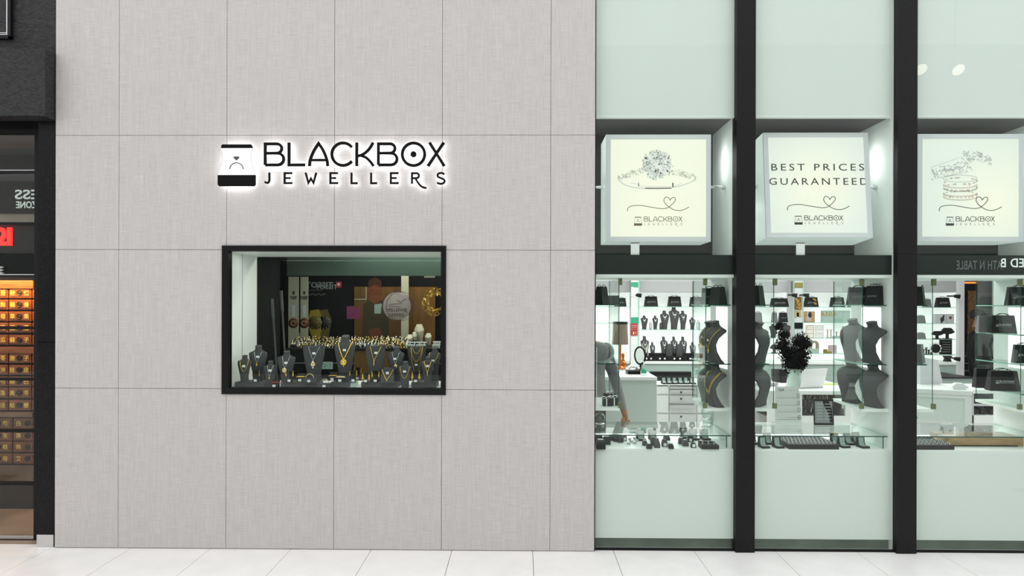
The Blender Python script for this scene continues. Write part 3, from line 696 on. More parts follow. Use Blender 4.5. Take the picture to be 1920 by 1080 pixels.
def facet_stand(px, py, h, wd, lb, nm='pendant_stand', mt='cream', z=None):
    p = on(px, py, z or Zt); m = MB(); b = wd/2
    vs = [(-b*.5, -.01, 0), (b*.5, -.01, 0), (b, -.02, h*.72), (b*.55, 0, h), (-b*.55, 0, h), (-b, -.02, h*.72), (0, -.05, h*.62), (-b*.5, .03, 0), (b*.5, .03, 0), (b, .02, h*.72), (b*.5, .03, h), (-b*.5, .03, h), (-b, .02, h*.72)]
    m.add(vs, [[0, 1, 6], [1, 2, 6], [2, 3, 6], [3, 4, 6], [4, 5, 6], [5, 0, 6], [1, 8, 9, 2], [2, 9, 10, 3], [3, 10, 11, 4], [4, 11, 12, 5], [5, 12, 7, 0], [8, 7, 12, 11, 10, 9], [0, 7, 8, 1]])
    return obj(nm, m, mt, local=True, label=lb, cat='jewellery stand', loc=p)
zt2 = Zt
for px, py, h, wd, lb in ((786, 646, .19, .09, 'tall faceted cream pendant stand among the pale jewellery'), (768, 648, .10, .055, 'small faceted cream stand left of the tall pale one'),
                          (803, 647, .11, .06, 'small faceted cream stand right of the tall pale one'), (777, 646.5, .12, .05, 'faceted cream stand half behind the tall pale one')):
    facet_stand(px, py, h, wd, lb)
for i_, (a, b, zz_) in enumerate(((760, 778, 652), (780, 798, 652), (764, 800, 647), (812, 826, 646), (810, 825, 652))):
    o = flat('earring_rack', a, b, zz_-6, zz_-4, Yf+.03+.05*(zz_ < 650), 'card', ['pale earring rack low left of the cream stands', 'pale earring rack below the tall cream stand', 'long pale earring rack in front of the tall cream stand', 'white earring rack beside the gold wreath', 'lower white earring rack at the right window edge'][i_], 'rack', t=.02)
    for j in range(4):
        c = a+(b-a)*(j+.5)/4; flat('earring_card', c-1.2, c+1.2, zz_-4, zz_+.6, Yf+.03+.05*(zz_ < 650), 'card', parent=o, t=.004)
Yw = 1.1; q = W(817, 566, Yw); m = MB()
for i_ in range(170):
    a = rnd.uniform(0, 2*PI); r2 = rnd.uniform(14, 26)/S(Yw); c = Vector((q.x+r2*math.cos(a), Yw+rnd.uniform(-.02, .02), q.z+r2*math.sin(a)))
    u = Vector((rnd.uniform(-1, 1), rnd.uniform(-.5, .5), rnd.uniform(-1, 1))).normalized()*.022; v = u.cross(Vector((rnd.uniform(-.4, .4), 1, rnd.uniform(-.4, .4)))).normalized()*.008
    m.add([c-u, c+v, c+u, c-v], [[0, 1, 2, 3]], 0)
w_ = thing('gold_wreath', 'gold leaf wreath hanging at the right edge of the display window', 'wreath', (q.x, Yw, q.z-.11))
obj('leaves', m, 'wreath', w_, kind='stuff'); obj('hanger', MB().tube([(q.x, Yw-.005, q.z+.06), (q.x, Yw-.007, W(817, 500, Yw).z)], .0025, 5), 'black', w_); obj('ring', MB().tube([(q.x+.075*math.cos(a*.4), Yw, q.z+.075*math.sin(a*.4)) for a in range(16)], .006, 5, 0, True), 'wreath', w_)
# slim grey poles stand in for tripod legs reflected in the window
for a, lb, y0, y1 in ((513, 'left slim grey pole added as a tripod reflection in the display window', 560, 700), (530, 'right slim grey pole added as a tripod reflection in the display window', 545, 700)):
    p0, p1 = W(a-3, y0, .75), W(a+6, y1, .75); m = MB(); m.tube([p0, p0+(p1-p0)*.25], .014, 8); m.tube([p0+(p1-p0)*.25, p1], .009, 8); m.tube([p1, (p1.x+.06, p1.y, 0)], .008, 8)
    obj('pole_reflection', m, 'soffit', label=lb, cat='pole')
m = MB(); m.stroke([(lambda u: (u.x, u.z))(W(*b, YBK+.012)) for b in ((436, 539), (499.5, 539), (499.5, 640))], 4/S(.6), YBK+.01, YBK+.02)
# ================================================================== busts and their necklaces
SECT = {'taper': [(0, .56, -.09, .13), (.02, .57, -.09, .13), (.25, .62, -.10, .05), (.5, .80, -.125, .0), (.66, .94, -.115, .02), (.77, 1., -.07, .075), (.815, .95, -.045, .09), (.85, .60, -.02, .11), (.885, .40, .0, .125), (.93, .35, .015, .14), (1., .37, .02, .17)],
        'flare': [(0, .66, -.13, .13), (.02, .66, -.13, .13), (.1, .60, -.14, .05), (.28, .55, -.18, -.06), (.45, .62, -.22, -.105), (.6, .78, -.205, -.06), (.70, .95, -.15, .03), (.76, 1., -.10, .115), (.805, .92, -.07, .125), (.845, .60, -.05, .10), (.885, .38, -.065, .065), (.94, .33, -.10, .045), (1., .36, -.125, .035)],
        'scoop': [(0, .58, -.09, .11), (.02, .58, -.09, .11), (.3, .66, -.11, .03), (.6, .84, -.12, .0), (.85, .98, -.09, .03), (.96, 1., -.06, .05), (1., .97, -.05, .05)]}
def sec_at(style, t):
    q = SECT[style]
    for a, b in zip(q, q[1:]):
        if t <= b[0]: u = (t-a[0])/(b[0]-a[0]); return [a[i]+(b[i]-a[i])*u for i in range(4)]
    return list(q[-1])
def bust_mb(h, ws, style):
    m = MB(); n = 20; vs = []; fs = []; q = SECT[style]
    for t, wf, yf, yb in q:
        for k2 in range(n):
            a = 2*PI*k2/n; c, s_ = math.cos(a), math.sin(a)
            x = ws*wf*math.copysign(abs(c)**.8, c); y = ((yf+yb)/2+(yb-yf)/2*math.copysign(abs(s_)**.8, s_))*h
            z_ = t*h
            if style != 'scoop' and t > .84: z_ += (y-(yf+yb)/2*h)*.35*(t-.84)/.16
            if style == 'scoop' and t > .9: z_ += (x/ws)**2*.05*h
            vs.append((x, y, z_))
    N = len(q)
    for i in range(N-1):
        for k2 in range(n): fs.append([i*n+k2, i*n+(k2+1) % n, (i+1)*n+(k2+1) % n, (i+1)*n+k2])
    m.add(vs, fs, 0, True); m.add(vs[:n], [list(range(n))[::-1]]); m.add(vs[-n:], [list(range(n))])
    return m
def front(style, h, ws, x, z_):
    t, wf, yf, yb = sec_at(style, max(0, min(1, z_/h))); r = max(0, 1-min(1, abs(x)/(ws*wf))**2.5)**.4
    return ((yf+yb)/2-(yb-yf)/2*r)*h
def make_bust(p, h, ws, style, rz, label, mt='velvet', group=None, name='necklace_bust'):
    return obj(name, bust_mb(h, ws, style), mt, local=True, label=label, cat='jewellery bust', group=group, loc=p, rot=(0, 0, rz))
def necklace(p, h, ws, style, rz, label, mt='gold', zt=.84, zb=.4, xw=.42, power=1.6, r=.0016, pend=None, tagz=.62, skew=0., beads=None, extra=None):
    o = thing('necklace', label, 'necklace', p, rz)
    N = 24
    def path(zt_, zb_, xw_, pw):
        pts = []
        for i in range(N+1):
            u = -1+2*i/N; z_ = (zt_-(zt_-zb_)*(1-abs(u)**pw))*h; x = xw_*ws*u+skew*ws*(1-abs(u)**pw)
            pts.append(Vector((x, front(style, h, ws, x, z_)-r-.0015, z_)))
        return pts
    if mt == 'silver' and r == .0016: r = .0012
    pts = path(zt, zb, xw, power)
    m = MB(); m.tube(pts, r, 5)
    if beads:
        for q in pts[::1]: m.ball(q, beads, 6)
    obj('chain', m, mt, o, local=True)
    for e in (extra or []): obj('chain', MB().tube(path(*e), r, 5), mt, o, local=True)
    c = pts[N//2]
    if pend:
        kind, size = pend[0], pend[1]; pm = pend[2] if len(pend) > 2 else 'gold'; m = MB(); mats = [pm, 'palegold', 'red_stone', 'pearl']
        if kind == 'round':
            m.lathe([(size*.55, 0), (size, .001), (size, .004), (size*.7, .006)], (0, 0, 0), 18).xform(Matrix.Translation((c.x, c.y, c.z-size)) @ Matrix.Rotation(PI/2, 4, 'X'))
            m.ball((c.x, c.y-.004, c.z-size), size*.45, 8, 2 if len(pend) > 3 else 1, 1, .4); m.ball((c.x, c.y-.002, c.z-size*2.25), size*.2, 6, 0); m.ball((c.x, c.y-.002, c.z), size*.25, 6, 0)
        elif kind == 'drop':
            m.lathe([(.001, 0), (size*.35, -size*.5), (size*.85, -size*1.3), (size, -size*1.9), (size*.6, -size*2.5), (.001, -size*2.7)], (c.x, c.y-.002, c.z), 12, 0, 1, .3)
            m.ball((c.x, c.y-.003, c.z-size*1.8), size*.4, 8, 1, 1, .6); m.ball((c.x, c.y-.003, c.z-size*3.1), size*.38, 8, 3)
        elif kind == 'bar':
            m.tube([(c.x, c.y-.003, c.z), (c.x, c.y-.003, c.z-size)], size*.13, 8); m.ball((c.x, c.y-.003, c.z), size*.16, 8)
        obj('pendant', m, mats, o, local=True)
    if tagz:
        y = front(style, h, ws, 0, tagz*h)-.004; s_ = .0105
        obj('price_tag', MB().box(-s_*1.1, s_*1.1, y-.001, y, tagz*h-s_*.75, tagz*h+s_*.75), 'card', o, local=True)
    return o
def riser(px0, px1, py, depth, lb, hgt=.04):
    a = on(px0, py, Z0); b = on(px1, py, Z0)
    return obj('riser', MB().box(a.x, b.x, a.y, a.y+depth, Z0, Z0+hgt), 'velvet_grey', label=lb, cat='riser')
ZR = Z0+.04
riser(440, 496, 726.5, .17, 'grey riser block at the left end of the display window'); riser(526, 594, 726.5, .17, 'grey riser block under the pale bust pair, left of centre')
riser(620, 657, 726.3, .12, 'grey riser block in the middle under the two bracelet pillows'); riser(677, 745.5, 726.5, .2, 'long grey riser block right of centre'); riser(771, 818, 726.5, .17, 'grey riser block at the right end of the display window')
def bust_px(px, pyb, pyt, wpx, z_, rz, style, lb, neck, mt='velvet'):
    p = on(px, pyb, z_); s_ = S(p.y); h = (pyb-pyt)/s_; ws = wpx/s_/2
    make_bust(p, h, ws, style, rz, lb, mt)
    if neck: necklace(p, h, ws, style, rz, **neck)
N_ = lambda label, **k2: dict(label=label, **k2)
bust_px(458.5, 716.5, 667, 25, ZR, .18, 'taper', 'small charcoal bust with plain gold chain on the leftmost riser', N_('plain gold chain on the leftmost small bust', zb=.42, power=2.2, xw=.62, r=.0017))
bust_px(484, 714, 648.5, 33, ZR, .25, 'taper', 'tall charcoal bust with cross pendant at the left end of the window', N_('silver chain with red and gold cross pendant', mt='silver', zb=.52, power=1.1, skew=-.1, pend=('drop', .007), tagz=.70))
bust_px(507, 726, 677.5, 25, Z0, .25, 'taper', 'small charcoal bust standing on the window board, third from left', N_('thin silver chain with tiny gold pendant', mt='silver', zb=.42, power=1.1, skew=-.12, pend=('drop', .006), tagz=.66))
bust_px(537, 716, 659, 33.5, ZR, .2, 'taper', 'charcoal bust with large round gold medallion, fourth from left', N_('silver chain with large round gold medallion', mt='silver', zb=.47, power=1.1, skew=-.15, pend=('round', .017, 'palegold'), tagz=.64))
bust_px(589, 715.5, 650, 40, ZR, .22, 'scoop', 'neckless charcoal bust with gold teardrop pendant', N_('fine silver chain with gold teardrop pendant', mt='silver', zt=1.0, zb=.62, power=1.05, skew=-.08, xw=.5, pend=('drop', .018, 'palegold'), tagz=.82))
bust_px(647, 715, 630, 39, ZR, .12, 'taper', 'tallest charcoal bust with thick yellow gold necklace in mid window', N_('thick yellow gold rope necklace with round medallion', zt=.84, zb=.5, xw=.62, power=1.2, r=.0035, beads=.0052, skew=-.06, pend=('round', .024), tagz=.70))
bust_px(704, 715.5, 649, 37, ZR, .3, 'scoop', 'neckless charcoal bust with gold tassel chain, right of centre', N_('gold V chain with bar tassel', zt=1.0, zb=.6, xw=.55, power=1.05, skew=-.2, r=.0022, pend=('bar', .034), tagz=.82))
bust_px(742.5, 714, 650.5, 32, ZR, -.1, 'taper', 'charcoal bust with red stone medallion, right half of the window', N_('silver chain with round red stone medallion', mt='silver', zb=.5, power=1.1, pend=('round', .014, 'palegold', 1), tagz=.66, skew=.12))
bust_px(759.5, 726.8, 678.5, 25, Z0, .0, 'taper', 'small charcoal bust with fine gold loop and gold choker', N_('fine gold loop chain on the small front bust', zb=.38, power=2.0, xw=.75, r=.0016, tagz=.64))
bust_px(782, 713, 651, 36, Z0+.03, -.05, 'scoop', 'neckless charcoal bust hung with three gold chains', N_('three nested gold chains on one bust', zt=1., zb=.25, xw=.62, power=2.4, r=.0016, tagz=.48, extra=[(1., .58, .6, 2.2), (1., .82, .45, 2.2)]))
bust_px(802, 717, 669.5, 24.5, ZR, .05, 'taper', 'small charcoal bust with gold beaded tassel necklace, near the right frame', N_('gold beaded necklace with short tassel', zb=.42, power=1.1, xw=.55, r=.0024, pend=('bar', .026), tagz=.66))
bust_px(814, 714, 652, 27, ZR, -.15, 'taper', 'charcoal bust half behind another at the right frame edge', N_('gold chain with dark gold pendant at the right edge', zb=.45, power=1.1, xw=.7, pend=('drop', .008), tagz=.62))
p = on(759.5, 725.5, Z0); obj('gold_choker', MB().tube([(p.x+.027*math.cos(a), p.y-.03*math.sin(a), Z0+.036) for a in [i*PI/10 for i in range(11)]], .0035, 6), 'gold', label='short gold choker low on the small front bust', cat='choker')
# bib stand with a gold necklace
p = on(726.5, 717, ZR); m = MB(); w2 = 12.5/S(p.y); hh = 27/S(p.y)
vs = [(-w2, -.03, 0), (w2, -.03, 0), (w2*.92, .01, hh*.9), (w2*.6, .015, hh), (-w2*.6, .015, hh), (-w2*.92, .01, hh*.9)]
m.add(vs+[(v[0], v[1]+.03, v[2]) for v in vs], [[0, 1, 2, 3, 4, 5], [11, 10, 9, 8, 7, 6]]+[[(i+1) % 6, i, 6+i, 6+(i+1) % 6] for i in range(6)])
bb = obj('bib_stand', m, 'velvet', local=True, loc=p, label='small square charcoal bib stand with gold necklace on the long riser', cat='jewellery stand')
nk = thing('necklace', 'gold necklace with ball drop on the square bib stand', 'necklace', p)
fy = lambda z_: -.033+z_/(hh*.9)*.04
obj('chain', MB().tube([(w2*.85*u, fy(hh*(.18+.72*abs(u)**1.2))-.002, hh*(.18+.72*abs(u)**1.2)) for u in [i/8-1 for i in range(17)]], .0022, 5), 'gold', nk, local=True)
obj('pendant', MB().ball((0, fy(hh*.16)-.004, hh*.14), .005, 8), 'gold', nk, local=True); obj('price_tag', MB().box(-.011, .011, fy(hh*.66)-.003, fy(hh*.66)-.001, hh*.58, hh*.74), 'card', nk, local=True)
# earring stands
def ear_stand(px, py, z_, span, drop, lb, elb, big=.0045, mt='gold', hgt=21):
    p = on(px, py, z_); s_ = S(p.y); o = thing('earring_stand', lb, 'earring stand', p); hh = hgt/s_; b = span/s_/2
    obj('base', MB().box(-b*.75, b*.75, -.018, .02, 0, .006), 'velvet_dark', o, local=True); obj('post', MB().box(-.012, .012, .0, .006, .006, hh), 'velvet_dark', o, local=True)
    obj('crossbar', MB().box(-b*1.15, b*1.15, -.003, .009, hh-.006, hh), 'velvet_dark', o, local=True); obj('price_tag', MB().box(-.011, .011, -.02, -.0185, .004, .022), 'card', o, local=True)
    for sx in (-1, 1):
        e = thing('earring', elb, 'earring', p+Vector((sx*b, -.008, hh-.004)), 0, elb)
        obj('hook', MB().tube([(0, .004, .004), (0, -.002, .003), (0, -.002, -.008)], .0012, 5), mt, e, local=True)
        m = MB(); m.lathe([(.0005, -.004), (big*.7, -.010), (big*.4, -.014), (big, -.02-big), (big*1.1, -.022-big*2), (big*.4, -.026-big*2.6), (.0005, -.028-big*3.4)], (0, -.002, drop), 9, 0, 1, .6); obj('drop', m, [mt], e, local=True)
for q in ((480.5, 716, ZR, 13, 0, 'black earring stand with slim red and gold drops on the left riser', 'slim gold bar earring on the left riser', .003),
          (543.5, 716.5, ZR, 13.5, .006, 'black earring stand with floral studs beside the medallion bust', 'gold floral earring beside the medallion bust', .0055),
          (663, 716, ZR, 13, .004, 'black earring stand with pearl drops behind the olive card', 'small gold and pearl earring behind the olive card', .004),
          (671, 712, ZR, 13, 0, 'rear black earring stand with slim bars, right of the tallest bust', 'slim gold bar earring right of the tallest bust', .003, 'gold', 23),
          (686.5, 717, ZR, 12, 0, 'low black earring stand with large round gold drops', 'large round yellow gold earring on the low stand', .0085, 'gold', 17),
          (704.5, 716.5, ZR, 13, 0, 'black earring stand with two tier gold drops in front of the tassel bust', 'two tier gold earring in front of the tassel bust', .006),
          (780, 717, ZR, 13.5, -.006, 'black earring stand with filigree discs at the right riser', 'gold filigree disc earring at the right riser', .0095)): ear_stand(*q)
# bracelet pillows and slabs
def pillow(px, py, z_, wpx, lb, blb, mt='gold', r=.004):
    p = on(px, py, z_); s_ = S(p.y); w2 = wpx/s_/2; hh = 17/s_
    m = MB(); n = 12; vs = []; fs = []
    for i in range(n+1):
        for j in range(n+1):
            u, v = i/n*2-1, j/n*2-1; e = (1-u**4)*(1-v**4); pin = 1-.10*(1-abs(u)**2)*abs(v)**3
            vs.append((w2*u*(1-.10*(1-v*v)*abs(u)**3), -.02*e, hh/2+hh/2*v*pin))
    for i in range(n):
        for j in range(n): fs.append([i*(n+1)+j, (i+1)*(n+1)+j, (i+1)*(n+1)+j+1, i*(n+1)+j+1])
    o0 = len(vs); vs += [(v[0], .004-v[1], v[2]) for v in vs]; fs += [[o0+k2 for k2 in f_[::-1]] for f_ in fs]
    m.add(vs, fs, 0, True); obj('bracelet_pillow', m, 'velvet_dark', local=True, loc=p, rot=(-.25, 0, 0), label=lb, cat='pillow')
    b = thing('bracelet', blb, 'bracelet', p+Vector((0, -.012, hh*.55)))
    obj('band', MB().tube([(w2*.92*math.cos(a), -.024*math.sin(a)+.004, .006*math.sin(a)) for a in [i*PI/12 for i in range(13)]], r, 6), mt, b, local=True)
    obj('price_tag', MB().box(-.012, .012, -.026, -.024, -.03, -.012), 'card', b, local=True)
pillow(565, 716, ZR, 18, 'black pillow with yellow gold bangle left of the teardrop bust', 'twisted yellow gold bangle on the black pillow', 'gold', .005)
pillow(625, 714, ZR, 18, 'rear black pillow with thin gold band in mid window', 'thin gold band on the rear pillow', 'gold', .003)
pillow(639.5, 716.5, ZR, 19, 'front black pillow with pale pearl bangle in mid window', 'pale pearl and gold bangle on the front pillow', 'palegold', .006)
pillow(517, 726.5, Z0, 15, 'low black pillow with red stone bangle beside the third bust', 'red stone and gold bangle low on the window board', 'red_stone', .004)
def slab(px, py, z_, wpx, hpx, lb, blb):
    p = on(px, py, z_); s_ = S(p.y); w2 = wpx/s_/2; hh = hpx/s_
    o = thing('bangle_block', lb, 'jewellery block', p); obj('block', MB().box(-w2, w2, 0, .05, 0, hh), 'velvet', o, local=True); obj('price_tag', MB().box(-.011, .011, -.0015, 0, .004, .022), 'card', o, local=True)
    b = obj('bangle', MB().tube([(.03*math.cos(a), .02, .032*math.sin(a)) for a in [i*PI/14 for i in range(15)]], .0026, 6), 'palegold', local=True, loc=p+Vector((0, 0, hh-.001)), label=blb, cat='bangle')
slab(579, 717.8, ZR, 25, 8.5, 'charcoal block with upright gold bangle at the teardrop bust', 'upright pale gold bangle in front of the teardrop bust')
slab(607.5, 727.5, Z0, 23.5, 8.5, 'low charcoal block with gold bangle at the front of the window', 'half sunk gold bangle at the front of the window')
p = on(662, 726.5, Z0); w2 = 9.5/S(p.y)
obj('folded_card', MB().prism([(-w2, 0), (w2*.6, 0), (w2, .04), (w2*.75, .052), (-w2*.7, .05), (-w2, .03)], 0, .004), 'sage', local=True, loc=p, rot=(-.3, 0, 0), label='pale olive folded card at the front of the window', cat='card')
p = on(646, 726.3, Z0); obj('tag_card', MB().box(-.014, .014, 0, .003, 0, .03), 'light_grey', local=True, loc=p, rot=(-.2, 0, 0), label='small grey ticket leaning on the middle riser', cat='card')
for px, lb in ((494, 'left'), (674, 'middle'), (768, 'right of middle'), (823, 'rightmost')):
    p = on(px, 727, Z0); obj('ticket', MB().box(-.016, .016, -.004, .008, 0, .004), 'card', local=True, loc=p, label='flat white ticket lying on the window board, %s one' % lb, cat='ticket')
p = on(487, 716, Z0); obj('grey_block', MB().box(0, .035, .12, .16, 0, .12), 'sage', local=True, loc=on(487, 720, Z0), label='grey green block standing behind the left bust pair', cat='block')
# ================================================================== light boxes on their spindles
def glow_mat(name, c0, c1, st, cx=.5, cz=.45):
    m, nt, p = new_mat(name); tc = nt.nodes.new('ShaderNodeTexCoord'); mp = nt.nodes.new('ShaderNodeVectorMath'); mp.operation = 'SUBTRACT'; mp.inputs[1].default_value = (cx, .5, cz)
    ln = nt.nodes.new('ShaderNodeVectorMath'); ln.operation = 'MULTIPLY'; ln.inputs[1].default_value = (1, 0, 1); l2 = nt.nodes.new('ShaderNodeVectorMath'); l2.operation = 'LENGTH'
    r = nt.nodes.new('ShaderNodeValToRGB'); r.color_ramp.elements[0].color = (*c0, 1); r.color_ramp.elements[1].color = (*c1, 1); r.color_ramp.elements[0].position = .05; r.color_ramp.elements[1].position = .62
    nt.links.new(tc.outputs['Generated'], mp.inputs[0]); nt.links.new(mp.outputs[0], ln.inputs[0]); nt.links.new(ln.outputs[0], l2.inputs[0]); nt.links.new(l2.outputs['Value'], r.inputs[0])
    nt.links.new(r.outputs[0], p.inputs['Emission Color']); p.inputs['Emission Strength'].default_value = st; p.inputs['Base Color'].default_value = (.35, .35, .32, 1); p.inputs['Roughness'].default_value = .4
    M[name] = m
glow_mat('lit print cream', (1, .95, .74), (.95, .92, .76), .76, .5, .3); glow_mat('lit print mint', (1, .95, .76), (.76, .83, .775), .74, .5, .5); glow_mat('lit print pale', (1, .95, .78), (.76, .84, .75), .74, .75, .35)
M['facet_dark'] = mat('dark facet print', (.06, .06, .05), .5); M['facet_mid'] = mat('grey facet print', (.42, .43, .40), .5); M['facet_light'] = mat('pale facet print', (.70, .72, .70), .5)
M['rose_print'] = mat('rose print', (.62, .42, .36), .5); M['blue_print'] = mat('blue grey print', (.50, .53, .58), .5)
M['diamond_base'] = mat('pale diamond print', (.80, .80, .76), .5, emit=.2, ec=(.95, .95, .88))
HEART = [(262,660),(261,645),(272,632),(300,624),(345,623),(400,632),(470,643),(505,640),(522,632),(548,608),(562,588),(557,574),(541,574),(527,590),(518,575),(500,571),(489,588),(497,610),(522,633),(555,651),(590,655),(620,647),(648,632)]
rd = random.Random(11)
YQ = .28; HD = .155
def cube_box(cx, cy, n, label, lit, rx, ink):
    s_ = S(YQ-HD); wd = 196/s_; p = W(cx, cy, YQ); sp = S(YQ-HD)
    q = W(cx, cy, YQ-HD)
    o = thing('light_box', label, 'light box', Vector((q.x, YQ, q.z)), rot=(rx, 0, 0)); h = wd/2; hz = 200/s_/2
    yf = -HD
    m = MB(); m.box(-h, h, yf+.012, HD, -hz, hz); obj('body', m, 'box_side', o, local=True)
    t = .036
    for poly in ([(-h, hz), (h, hz), (h-t, hz-t), (-h+t, hz-t)], [(-h, -hz), (h, -hz), (h-t, -hz+t), (-h+t, -hz+t)], [(-h, -hz), (-h+t, -hz+t), (-h+t, hz-t), (-h, hz)], [(h, -hz), (h-t, -hz+t), (h-t, hz-t), (h, hz)]):
        obj('frame_bar', MB().prism([(x*.9995, z_*.9995) for x, z_ in poly], yf, yf+.012), 'alu', o, local=True)
    face = obj('print_face', MB().box(-h+t, h-t, yf+.004, yf+.01, -hz+t, hz-t), lit, o, local=True)
    yp = yf+.003
    yc = 347 if n == 2 else 352
    L = lambda px, py: ((px-1234.5)/sp, (yc-py)/sp)
    Z = lambda zx, zy: L(1100+zx/3.373, 200+zy/3.375)
    obj('heart_scroll', MB().stroke(smooth([Z(*b) for b in HEART[:14]])+smooth([Z(*b) for b in HEART[13:]])[1:], 1.15/sp, yp-.001, yp), ink, face, local=True)
    m1, m2 = logo_mb(Z(301, 0)[0], Z(0, 722)[1], 305/3.373/sp, yp-.001, yp)
    obj('lettering', m1, ink, face, local=True); obj('lettering', m2, 'grey_ink', face, local=True)
    if n == 1:
        mb = MB(); c = Z(447, 365); R = 26.5/sp
        obj('diamond_base', MB().prism([(c[0]+R*math.cos(i*PI/12), c[1]+R*math.sin(i*PI/12)*.96) for i in range(24)], yp-.0006, yp+.0005), 'diamond_base', face, local=True)
        for i in range(270):
            a = rd.uniform(0, 2*PI); r = R*math.sqrt(rd.random()); x, z_ = c[0]+r*math.cos(a), c[1]+r*math.sin(a)*.96; b = a+rd.uniform(-.5, .5); l_ = rd.uniform(.006, .019); w_ = l_*rd.uniform(.2, .5)
            mb.prism([(x, z_), (x+l_*math.cos(b)-w_*math.sin(b), z_+l_*math.sin(b)+w_*math.cos(b)), (x+l_*math.cos(b)+w_*math.sin(b), z_+l_*math.sin(b)-w_*math.cos(b))], yp-.001-.00001*i, yp, rd.choice([0, 1, 1, 2, 2, 2, 2]))
        obj('diamond_print', mb, ['facet_dark', 'facet_mid', 'facet_light'], face, local=True, kind='stuff')
        mb = MB()
        for i in range(260):
            u = rd.uniform(-1, 1)
            if abs(u) < .36: continue
            x = 447+u*245; z_ = 402+(abs(u)**2.2)*50+rd.uniform(-22, 22)*(1-.25*abs(u)); r = rd.uniform(.002, .0055); q2 = Z(x, z_)
            mb.stroke([(q2[0]+r*math.cos(a), q2[1]+r*math.sin(a)) for a in (0, 1.2, 2.4, 3.6, 4.8)], .0016, yp-.001-.00001*i, yp, rd.choice([1, 1, 2, 2, 2]), True)
        obj('pave_print', mb, ['facet_dark', 'facet_mid', 'facet_light'], face, local=True, kind='stuff')
        for pts, wd_, mt in (([(200, 440), (205, 465), (240, 492), (300, 510), (380, 517), (450, 519), (530, 513), (600, 497), (660, 475), (690, 455)], 1.4, 'facet_light'), ([(370, 514), (535, 514)], 1.6, 'facet_dark'), ([(330, 478), (330, 502)], 1.6, 'facet_mid'), ([(545, 480), (545, 506)], 2.2, 'facet_dark'), ([(280, 480), (330, 490), (330, 500), (545, 505), (600, 482)], .8, 'facet_light')):
            obj('band_print', MB().stroke([Z(*b) for b in pts], wd_/sp, yp-.001, yp), mt, face, local=True)
    if n == 2:
        for s2, zx, zy in (('BEST PRICES', 452, 404), ('GUARANTEED', 455, 496)):
            c = Z(zx+6, zy); t_ = text_mb(s2, 46/3.375/sp, space=1.37, depth=.001, bold=.0)
            w_ = max(v[0] for v in t_.v)-min(v[0] for v in t_.v); k2 = (582 if zy < 450 else 618)/3.373/sp/w_
            t_.xform(Matrix.Translation((c[0], yp, c[1])) @ Matrix.Diagonal((k2, 1, 1, 1))); obj('lettering', t_, 'ink', face, local=True)
    if n == 3:
        mb = MB()
        for i in range(330):
            k2 = i % 3
            if k2 == 0: u, v = rd.uniform(-1, 1), rd.uniform(-1, 1); x, z_ = 345+u*125, 402-u*28+v*36
            elif k2 == 1: u, v = rd.uniform(-1, 1), rd.uniform(-1, 1); x, z_ = 500+u*95, 318+u*20+v*28+abs(u)*15
            else: a = rd.uniform(0, 2*PI); x, z_ = 395+105*math.cos(a), rd.choice([475, 515, 560])+20*math.sin(a)
            q2 = Z(x-5, z_-5); r = rd.uniform(.002, .006)
            mb.stroke([(q2[0]+r*math.cos(a), q2[1]+r*math.sin(a)) for a in (0, 1.25, 2.5, 3.75, 5)], .0019, yp-.001-.00001*i, yp, rd.choice([2, 2, 2, 1] if k2 else [2, 2, 1]) if k2 < 2 else rd.choice([3, 3, 2, 2]), True)
        obj('stone_print', mb, ['facet_dark', 'blue_print', 'facet_light', 'rose_print'], face, local=True, kind='stuff')
        for e_, (z0_, mt) in enumerate(((455, 'facet_light'), (492, 'rose_print'), (515, 'facet_mid'), (545, 'rose_print'), (568, 'rose_print'))):
            obj('ring_print', MB().stroke([Z(390+105*math.cos(a*PI/15), z0_+22*math.sin(a*PI/15)) for a in range(16 if e_ else 31)], 1.3/sp, yp-.001, yp), mt, face, local=True)
        obj('ring_print', MB().stroke([Z(x, y) for x, y in ((210, 385), (395, 320), (440, 360), (425, 415), (235, 455), (210, 385))], 1.0/sp, yp-.001, yp), 'facet_light', face, local=True)
        obj('engraving_print', MB().stroke([Z(x, y) for x, y in ((275, 412), (290, 395), (300, 412), (330, 390), (345, 408), (370, 385), (385, 400), (420, 372))], 1.3/sp, yp-.001, yp), 'blue_print', face, local=True)
    return o
M['box_side'] = mat('pale acrylic box side', (.62, .70, .66), .3, emit=.38, ec=(.86, 1, .94))
cube_box(1234.5, 352.5, 1, 'lit white box with a diamond ring picture, hung left of the three', 'lit print cream', 0, 'bronze_ink')
cube_box(1533, 350, 2, 'tilted lit white box reading best prices guaranteed, middle of three', 'lit print mint', math.radians(-5.5), 'ink')
cube_box(1820, 352, 3, 'lit white box with rings and bracelets picture, hung right of the three', 'lit print pale', 0, 'ink')
